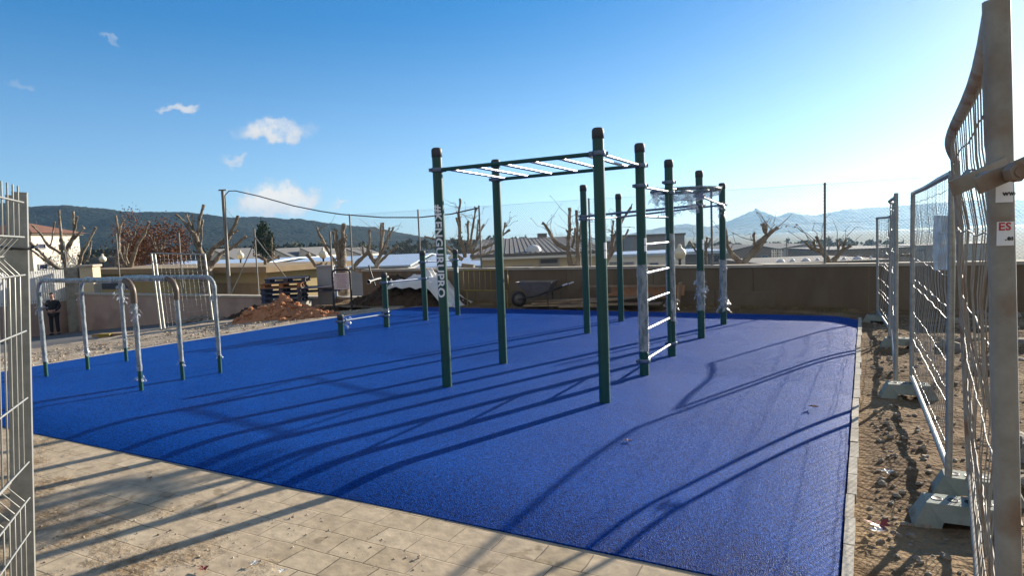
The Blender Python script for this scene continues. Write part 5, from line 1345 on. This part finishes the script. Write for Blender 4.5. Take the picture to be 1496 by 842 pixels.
labs = ['bottom pallet of the stack, dark blue', 'second pallet from the bottom of the stack, dark blue', 'middle pallet of the stack, dark blue and weathered', 'fourth pallet from the bottom, raw orange wood', 'topmost pallet of the stack, dark blue, shifted sideways']
zneed = zat(430, 405, PYq); npal = 5
z = zneed - npal * .146
for i, lab in enumerate(labs):
    pallet(lab, M['orangewood'] if i == 3 else M['bluewood'], (base.x - .05 + R.uniform(-.05, .05) + (.1 if i == 4 else 0), PYq + R.uniform(-.04, .04), z + i * .146), .12 + R.uniform(-.05, .05))
pallet('single pallet lying right of the stack, leaning on it, dark', M['bluewood'], (base.x + 1.0, PYq + .3, z + .25), .2)
if z > zpal + .02:
    mb = MB(); mb.box((base.x, PYq, (z + zpal) / 2 - .05), (1.3, .95, z - zpal + .08)); mb.build('concrete_base', M['concrete'], label='low concrete slab carrying the pallet stack', category='slab')
# yellow crowd barrier
yb0 = P(681, 433, 16.2); y0b, y1b = P(678, 440, 16.35), P(743, 440, 15.75)
ya = thing('crowd_barrier', 'yellow steel crowd barrier leaning at the wall behind the rig', 'barrier', (yb0.x, yb0.y, -.1))
zA, zB = zat(710, 395, 16.0), zat(710, 425, 16.0)
def yp(u, z): return Vector((lerp(y0b.x, y1b.x, u), lerp(y0b.y, y1b.y, u), z))
mb = MB(); mb.tube([yp(0, zB), yp(0, zA), yp(1, zA), yp(1, zB), yp(0, zB)], .018, 8); mb.build('frame', M['yellow'], ya)
mb = MB()
for i in range(1, 8): mb.tube([yp(i / 8, zB), yp(i / 8, zA)], .007, 6)
mb.build('bars', M['yellow'], ya)
for u in (.08, .98):
    mb = MB(); mb.tube([yp(u, zB), yp(u, -.1)], .017, 8); mb.build('leg', M['yellow'], ya)
# wheelbarrow
wc = P(787, 425, 15.6); wgz = -.06
wr = thing('wheelbarrow', 'grey wheelbarrow parked by the wall behind the rig', 'wheelbarrow', (wc.x, wc.y, wgz))
X = Vector((.93, -.36, 0)).normalized(); Yv = Vector((-X.y, X.x, 0)); zt_ = zat(787, 411, 15.6); o_ = Vector((wc.x, wc.y, 0))
mb = MB()
tops = [(-.50, -.29), (.42, -.29), (.42, .29), (-.50, .29)]; bots = [(-.20, -.17), (.24, -.17), (.24, .17), (-.20, .17)]
vs = [o_ + X * a_ + Yv * b_ + Vector((0, 0, zt_)) for a_, b_ in tops] + [o_ + X * a_ + Yv * b_ + Vector((0, 0, zt_ - .34)) for a_, b_ in bots]
vs += [o_ + X * a_ * .97 + Yv * b_ * .95 + Vector((0, 0, zt_ - .002)) for a_, b_ in tops] + [o_ + X * a_ * .97 + Yv * b_ * .95 + Vector((0, 0, zt_ - .325)) for a_, b_ in bots]
mb.add(vs, [(0, 1, 5, 4), (1, 2, 6, 5), (2, 3, 7, 6), (3, 0, 4, 7), (7, 6, 5, 4), (12, 13, 9, 8), (13, 14, 10, 9), (14, 15, 11, 10), (15, 12, 8, 11), (12, 15, 14, 13), (0, 8, 9, 1), (1, 9, 10, 2), (2, 10, 11, 3), (3, 11, 8, 0)])
mb.build('tray', M['barrow'], wr)
for sg in (-1, 1):
    mb = MB(); mb.tube([o_ - X * .52 + Yv * (.05 * sg) + Vector((0, 0, wgz + .19)), o_ + X * -.1 + Yv * (.16 * sg) + Vector((0, 0, zt_ - .37)), o_ + X * .35 + Yv * (.24 * sg) + Vector((0, 0, zt_ - .22)), o_ + X * .78 + Yv * (.27 * sg) + Vector((0, 0, zt_ - .06))], .016, 8); h_ = mb.build('handle', M['lampmetal'], wr)
    mb = MB(); mb.tube([o_ + X * .68 + Yv * (.262 * sg) + Vector((0, 0, zt_ - .095)), o_ + X * .80 + Yv * (.271 * sg) + Vector((0, 0, zt_ - .052))], .021, 8); mb.build('grip', M['whitescrap'], h_)
    mb = MB(); mb.tube([o_ + X * .28 + Yv * (.2 * sg) + Vector((0, 0, zt_ - .27)), o_ + X * .30 + Yv * (.22 * sg) + Vector((0, 0, wgz))], .014, 8); mb.build('leg', M['lampmetal'], wr)
mb = MB(); wpos = o_ - X * .52 + Vector((0, 0, wgz + .19)); mb.lathe(wpos, [(.13, -.035), (.18, -.035), (.19, 0), (.18, .035), (.13, .035), (.13, -.035)], 22, Yv); wo = mb.build('wheel', M['blackrubber'], wr)
mb = MB(); mb.lathe(wpos, [(.002, -.02), (.129, -.02), (.129, .02), (.002, .02)], 18, Yv); mb.build('rim', M['barrow'], wo)
# boards
def board(px, py, Y, L_, w, th, ang, tilt, label, m_, n_='plank', roll=0.0):
    c = P(px, py, Y); X = Vector((math.cos(ang) * math.cos(tilt), math.sin(ang) * math.cos(tilt), math.sin(tilt))); Z = Vector((0, 0, 1)); Y2 = Z.cross(X).normalized()
    Z = X.cross(Y2).normalized(); Y3 = Y2 * math.cos(roll) + Z * math.sin(roll); Z3 = X.cross(Y3)
    mb = MB(); mb.box(c, (L_, w, th), X, Y3, Z3); 
    for v_ in mb.v: v_ += Vector((0, 0, .01 * noise.noise(v_ * 3)))
    mb.build(n_, m_, label=label, category='plank', group='planks stacked along the back wall')
board(815, 446, 15.3, 1.7, .22, .04, -.45, .02, 'lowest pale plank at the left of the plank pile', M['wood'])
board(822, 442, 15.35, 1.5, .20, .035, -.38, .03, 'second pale plank lying across the lowest one', M['wood'])
board(805, 440, 15.5, 1.1, .16, .03, -.60, .01, 'short plank under the wheelbarrow handle', M['wood'])
board(848, 438, 15.2, 1.6, .2, .035, -.50, .05, 'weathered plank between the two dark posts', M['wood'])
board(905, 444, 14.6, 1.9, .24, .04, -.47, .02, 'long plank low on the right plank pile', M['wood'])
board(900, 437, 14.7, 1.6, .22, .04, -.40, .10, 'plank slanting up over the right plank pile', M['wood'])
board(925, 432, 14.7, 1.5, .2, .04, -.52, -.03, 'brown plank on top of the right plank pile', M['orangewood'])
board(945, 425, 14.75, 1.7, .26, .03, -.49, .01, 'wide brown board propped against the wall seen through the ladder', M['orangewood'], roll=1.1)
board(915, 418, 14.9, 2.1, .05, .04, -.49, .01, 'thin pale batten along the top of the propped board', M['wood'])
board(992, 431, 14.1, .55, .24, .03, -.49, 1.45, 'short pinkish board standing upright by the wrapped post', M['wood'])
board(845, 448, 14.8, .9, .12, .03, -.2, .0, 'short stray plank in front of the plank pile', M['wood'])
q = T(172, 491)
board(168, 489, q.y, 1.3, .3, .09, -.2, .03, 'stray plank with a yellow end lying on the gravel beyond the dip bars', M['wood'], 'stray_plank')
mb = MB(); q2 = P(155, 491, q.y - .1); mb.box(q2, (.4, .25, .14), Vector((.98, -.2, 0))); mb.build('yellow_block', M['yellow'], label='small yellow block under the stray plank on the gravel', category='block')
# leaning / standing mesh panels in front of the pink wall
def old_panel(label, pts, Y0, Y1, seed):
    (x0, y0), (x1, y1), (x2, y2), (x3, y3) = pts   # bottom left, top left, top right, bottom right
    a, b, c, d = P(x0, y0, Y0), P(x1, y1, Y0 + .45), P(x2, y2, Y1 + .45), P(x3, y3, Y1)
    root = thing('mesh_fence_panel', label, 'mesh fence', (a + d) / 2, 'mobile mesh fence panels')
    def S(u, v_): return lerp(lerp(a, d, u), lerp(b, c, u), v_)
    mb = MB()
    for u in (0, 1): mb.tube([S(u, 0), S(u, .5), S(u, 1)], .026, 8)
    for v_ in (0, 1): mb.tube([S(0, v_), S(1, v_)], .018, 8)
    mb.build('frame', M['galv'], root); mb = MB()
    for j in range(1, 12): mb.tube([S(k / 12, j / 12) for k in range(13)], .0042, 4, False)
    for i in range(1, 12): mb.tube([S(i / 12, 0), S(i / 12, 1)], .0016, 4, False)
    mb.build('wire_mesh', M['galv'], root)
old_panel('old mesh fence panel standing askew against the pink wall', ((235, 482), (221, 370), (299, 372), (311, 468)), T(235, 483).y, T(235, 483).y - 1.6, 3)
c = P(225, 480, T(235, 483).y - .3)
mb = MB(); a = P(240, 480, T(235, 483).y - .1); b = P(226, 372, T(235, 483).y + .3); mb.tube([a, b], .035, 8); mb.build('scaffold_tube', M['galv'], label='bare steel tube leaning beside the askew mesh panel', category='tube')

# ------------------------------------------------------------------ little scraps
def leaf(px, py, z, s_, label, m_, name='dry_leaf', cat='leaf'):
    c = G(px, py, z + .012); mb = MB()
    for i in range(6):
        a = i * 1.05 + .3; d = Vector((math.cos(a), math.sin(a), 0)); e = Vector((-d.y, d.x, 0)); t_ = .8 + .4 * R.random()
        mb.add([c, c + d * s_ * .5 * t_ + e * s_ * .22 + Vector((0, 0, s_ * R.uniform(0, .35))), c + d * s_ * t_ + Vector((0, 0, s_ * R.uniform(-.1, .4))), c + d * s_ * .5 * t_ - e * s_ * .22 + Vector((0, 0, s_ * R.uniform(0, .2)))], [(0, 3, 2, 1)])
    mb.build(name, m_, label=label, category=cat)
leaf(1188, 595, 0, .055, 'curled brown dry leaf on the rubber near the right kerb', M['leaf'])
leaf(917, 644, 0, .035, 'small dry leaf on the rubber in front of the nearest rig post', M['leaf'])
leaf(1285, 768, -.08, .075, 'red plastic scrap among the stones by the right kerb', M['redscrap'], 'plastic_scrap', 'scrap')
leaf(1282, 776, -.08, .045, 'white paper scrap beside the red plastic scrap', M['whitescrap'], 'paper_scrap', 'scrap')
leaf(297, 832, -.08, .035, 'small red plastic scrap on the dirt at the lower left', M['redscrap'], 'plastic_scrap', 'scrap')
leaf(412, 835, -.08, .022, 'crumpled white scrap on the paving at the bottom edge', M['whitescrap'], 'paper_scrap', 'scrap')
leaf(370, 824, -.08, .028, 'flat pale scrap on the paving left of the crumpled one', M['whitescrap'], 'paper_scrap', 'scrap')
leaf(183, 685, -.08, .03, 'brown leaf on the slabs near the rubber edge', M['leaf'])
leaf(218, 700, -.08, .03, 'dark dry leaf on the slabs beside a band of shadow', M['leaf'])
leaf(1296, 690, -.08, .05, 'grey plastic shred among the kerb stones', M['whitescrap'], 'plastic_scrap', 'scrap')

# ------------------------------------------------------------------ the man at the gate
def skin_mesh(name, verts, edges, rads, material, parent, sub=1, loc=Vector((0, 0, 0))):
    me = bpy.data.meshes.new(name); me.from_pydata([tuple(v_) for v_ in verts], edges, []); o = bpy.data.objects.new(name, me); COL.objects.link(o)
    md = o.modifiers.new('skin', 'SKIN'); md.use_smooth_shade = True; sv = me.skin_vertices[0].data if me.skin_vertices else None
    if sv is None:
        bpy.context.view_layer.objects.active = o
    for i, r in enumerate(rads):
        if isinstance(r, (int, float)): r = (r, r)
        me.skin_vertices[0].data[i].radius = r
    me.skin_vertices[0].data[0].use_root = True
    sb = o.modifiers.new('sub', 'SUBSURF'); sb.levels = sub; sb.render_levels = sub
    dg = bpy.context.evaluated_depsgraph_get(); dg.update()
    m2 = bpy.data.meshes.new_from_object(o.evaluated_get(dg)); o.modifiers.clear(); o.data = m2; m2.materials.clear(); m2.materials.append(material)
    for p_ in m2.polygons: p_.use_smooth = True
    o.parent = parent; return o
def man():
    g = P(81, 487.5, 27.0); g.z = terrain(*TS(g)) + .012
    root = thing('person', 'person in dark jacket and trousers standing with hands together by the slatted gate', 'person', g)
    f = Vector((.25, -.97, 0)).normalized(); side = Vector((-f.y, f.x, 0))    # facing the viewer; side = his left
    def at(x, y, z): return side * x + f * y + Vector((0, 0, z))
    V, E, Rr = [], [], []
    def v_(p, r): V.append(p); Rr.append(r); return len(V) - 1
    def chain(i, lst):
        for p, r in lst: j = v_(p, r); E.append((i, j)); i = j
        return i
    pel = v_(at(0, 0, .95), (.15, .11)); chest = chain(pel, [(at(0, .01, 1.10), (.145, .10)), (at(0, .01, 1.28), (.165, .105)), (at(0, 0, 1.42), (.13, .085))])
    neck = chain(chest, [(at(0, .005, 1.50), (.058, .058)), (at(0, .02, 1.555), (.055, .058))])
    chain(neck, [(at(0, .03, 1.60), (.072, .085)), (at(0, .03, 1.67), (.076, .092)), (at(0, .02, 1.735), (.055, .07))])
    for sg in (-1, 1):
        chain(pel, [(at(.10 * sg, 0, .86), (.085, .085)), (at(.11 * sg, .02, .50), (.058, .06)), (at(.12 * sg, .0, .12), (.042, .045)), (at(.125 * sg, .02, .05), (.042, .042)), (at(.14 * sg, .15, .03), (.036, .028))])
        w = chain(chest, [(at(.17 * sg, 0, 1.41), (.062, .062)), (at(.235 * sg, -.02, 1.16), (.046, .046)), (at(.10 * sg, .19, 1.03), (.031, .031)), (at(.045 * sg, .215, 1.02), (.036, .022))])
        for k, (dz, L_) in enumerate(((.028, .062), (.010, .072), (-.008, .066), (-.026, .052))):
            chain(w, [(at((.045 - .03) * sg, .222, 1.02 + dz), (.010, .010)), (at((.015 - L_ * .5) * sg, .232, 1.01 + dz), (.009, .009)), (at((.015 - L_) * sg, .222, 1.0 + dz), (.008, .008))])
        chain(w, [(at(.035 * sg, .215, 1.055), (.011, .011)), (at(.012 * sg, .225, 1.072), (.009, .009))])
    body = skin_mesh('body', V, E, Rr, M['skin'], root)
    # face
    fm = MB()
    for sg in (-1, 1):
        fm.lathe(at(.03 * sg, .118, 1.672), [(.001, -.008), (.010, -.004), (.011, 0), (.006, .007), (.001, .009)], 8, f)
    fb_ = fm; o = fb_.build('eyes', M['ink']); o.location = Vector((0, 0, 0)); 
    me = o.data
    # rebuild locally under the person
    bpy.data.objects.remove(o)
    def local(mb, name, m_):
        me = bpy.data.meshes.new(name); me.from_pydata([tuple(p) for p in mb.v], [], mb.f); me.update(); me.polygons.foreach_set('use_smooth', mb.sm); me.materials.append(m_)
        o = bpy.data.objects.new(name, me); COL.objects.link(o); o.parent = root; return o
    local(fm, 'eyes', M['ink'])
    nm = MB(); nm.tube([at(0, .118, 1.68), at(0, .135, 1.648), at(0, .118, 1.636)], [.008, .015, .010], 8); nm.box(at(0, .108, 1.605), (.045, .012, .008), side, f)
    for sg in (-1, 1): nm.lathe(at(.082 * sg, .02, 1.655), [(.001, -.008), (.02, -.004), (.026, .004), (.001, .008)], 8, side)
    local(nm, 'face_features', M['skin'])
    hm_ = MB()
    def hf(a, b):
        an = 2 * pi * a; th = b * 1.75; d = Vector((math.sin(th) * math.cos(an), math.sin(th) * math.sin(an), math.cos(th)))
        lift = .05 * max(0, d.y) if b > .5 else 0
        return at(d.x * .088, .015 + d.y * .102 - (.03 if (d.y > .2 and b > .55) else 0), 1.685 + d.z * .098 + lift)
    hm_.grid(hf, 18, 9); local(hm_, 'hair', M['hair'])
    # clothes
    V2, E2, R2 = [], [], []
    def v2(p, r): V2.append(p); R2.append(r); return len(V2) - 1
    def ch2(i, lst):
        for p, r in lst: j = v2(p, r); E2.append((i, j)); i = j
        return i
    j0 = v2(at(0, 0, .90), (.175, .135)); c2 = ch2(j0, [(at(0, .01, 1.10), (.17, .125)), (at(0, .01, 1.28), (.19, .13)), (at(0, 0, 1.42), (.155, .105)), (at(0, .005, 1.50), (.075, .075))])
    for sg in (-1, 1): ch2(c2 - 1, [(at(.18 * sg, 0, 1.40), (.085, .085)), (at(.245 * sg, -.02, 1.16), (.066, .066)), (at(.12 * sg, .175, 1.035), (.05, .05))])
    skin_mesh('jacket', V2, E2, R2, M['cloth'], root)
    V2, E2, R2 = [], [], []
    p0 = v2(at(0, 0, .95), (.165, .125))
    for sg in (-1, 1): ch2(p0, [(at(.10 * sg, 0, .86), (.105, .105)), (at(.11 * sg, .02, .50), (.08, .082)), (at(.12 * sg, .0, .09), (.068, .07))])
    skin_mesh('trousers', V2, E2, R2, M['cloth'], root)
    for sg in (-1, 1):
        sm_ = MB(); sm_.tube([at(.123 * sg, -.06, .045), at(.125 * sg, .0, .05), at(.135 * sg, .10, .042), at(.143 * sg, .18, .028)], [.046, .052, .048, .03], 10); local(sm_, 'shoe', M['blackrubber'])
man()
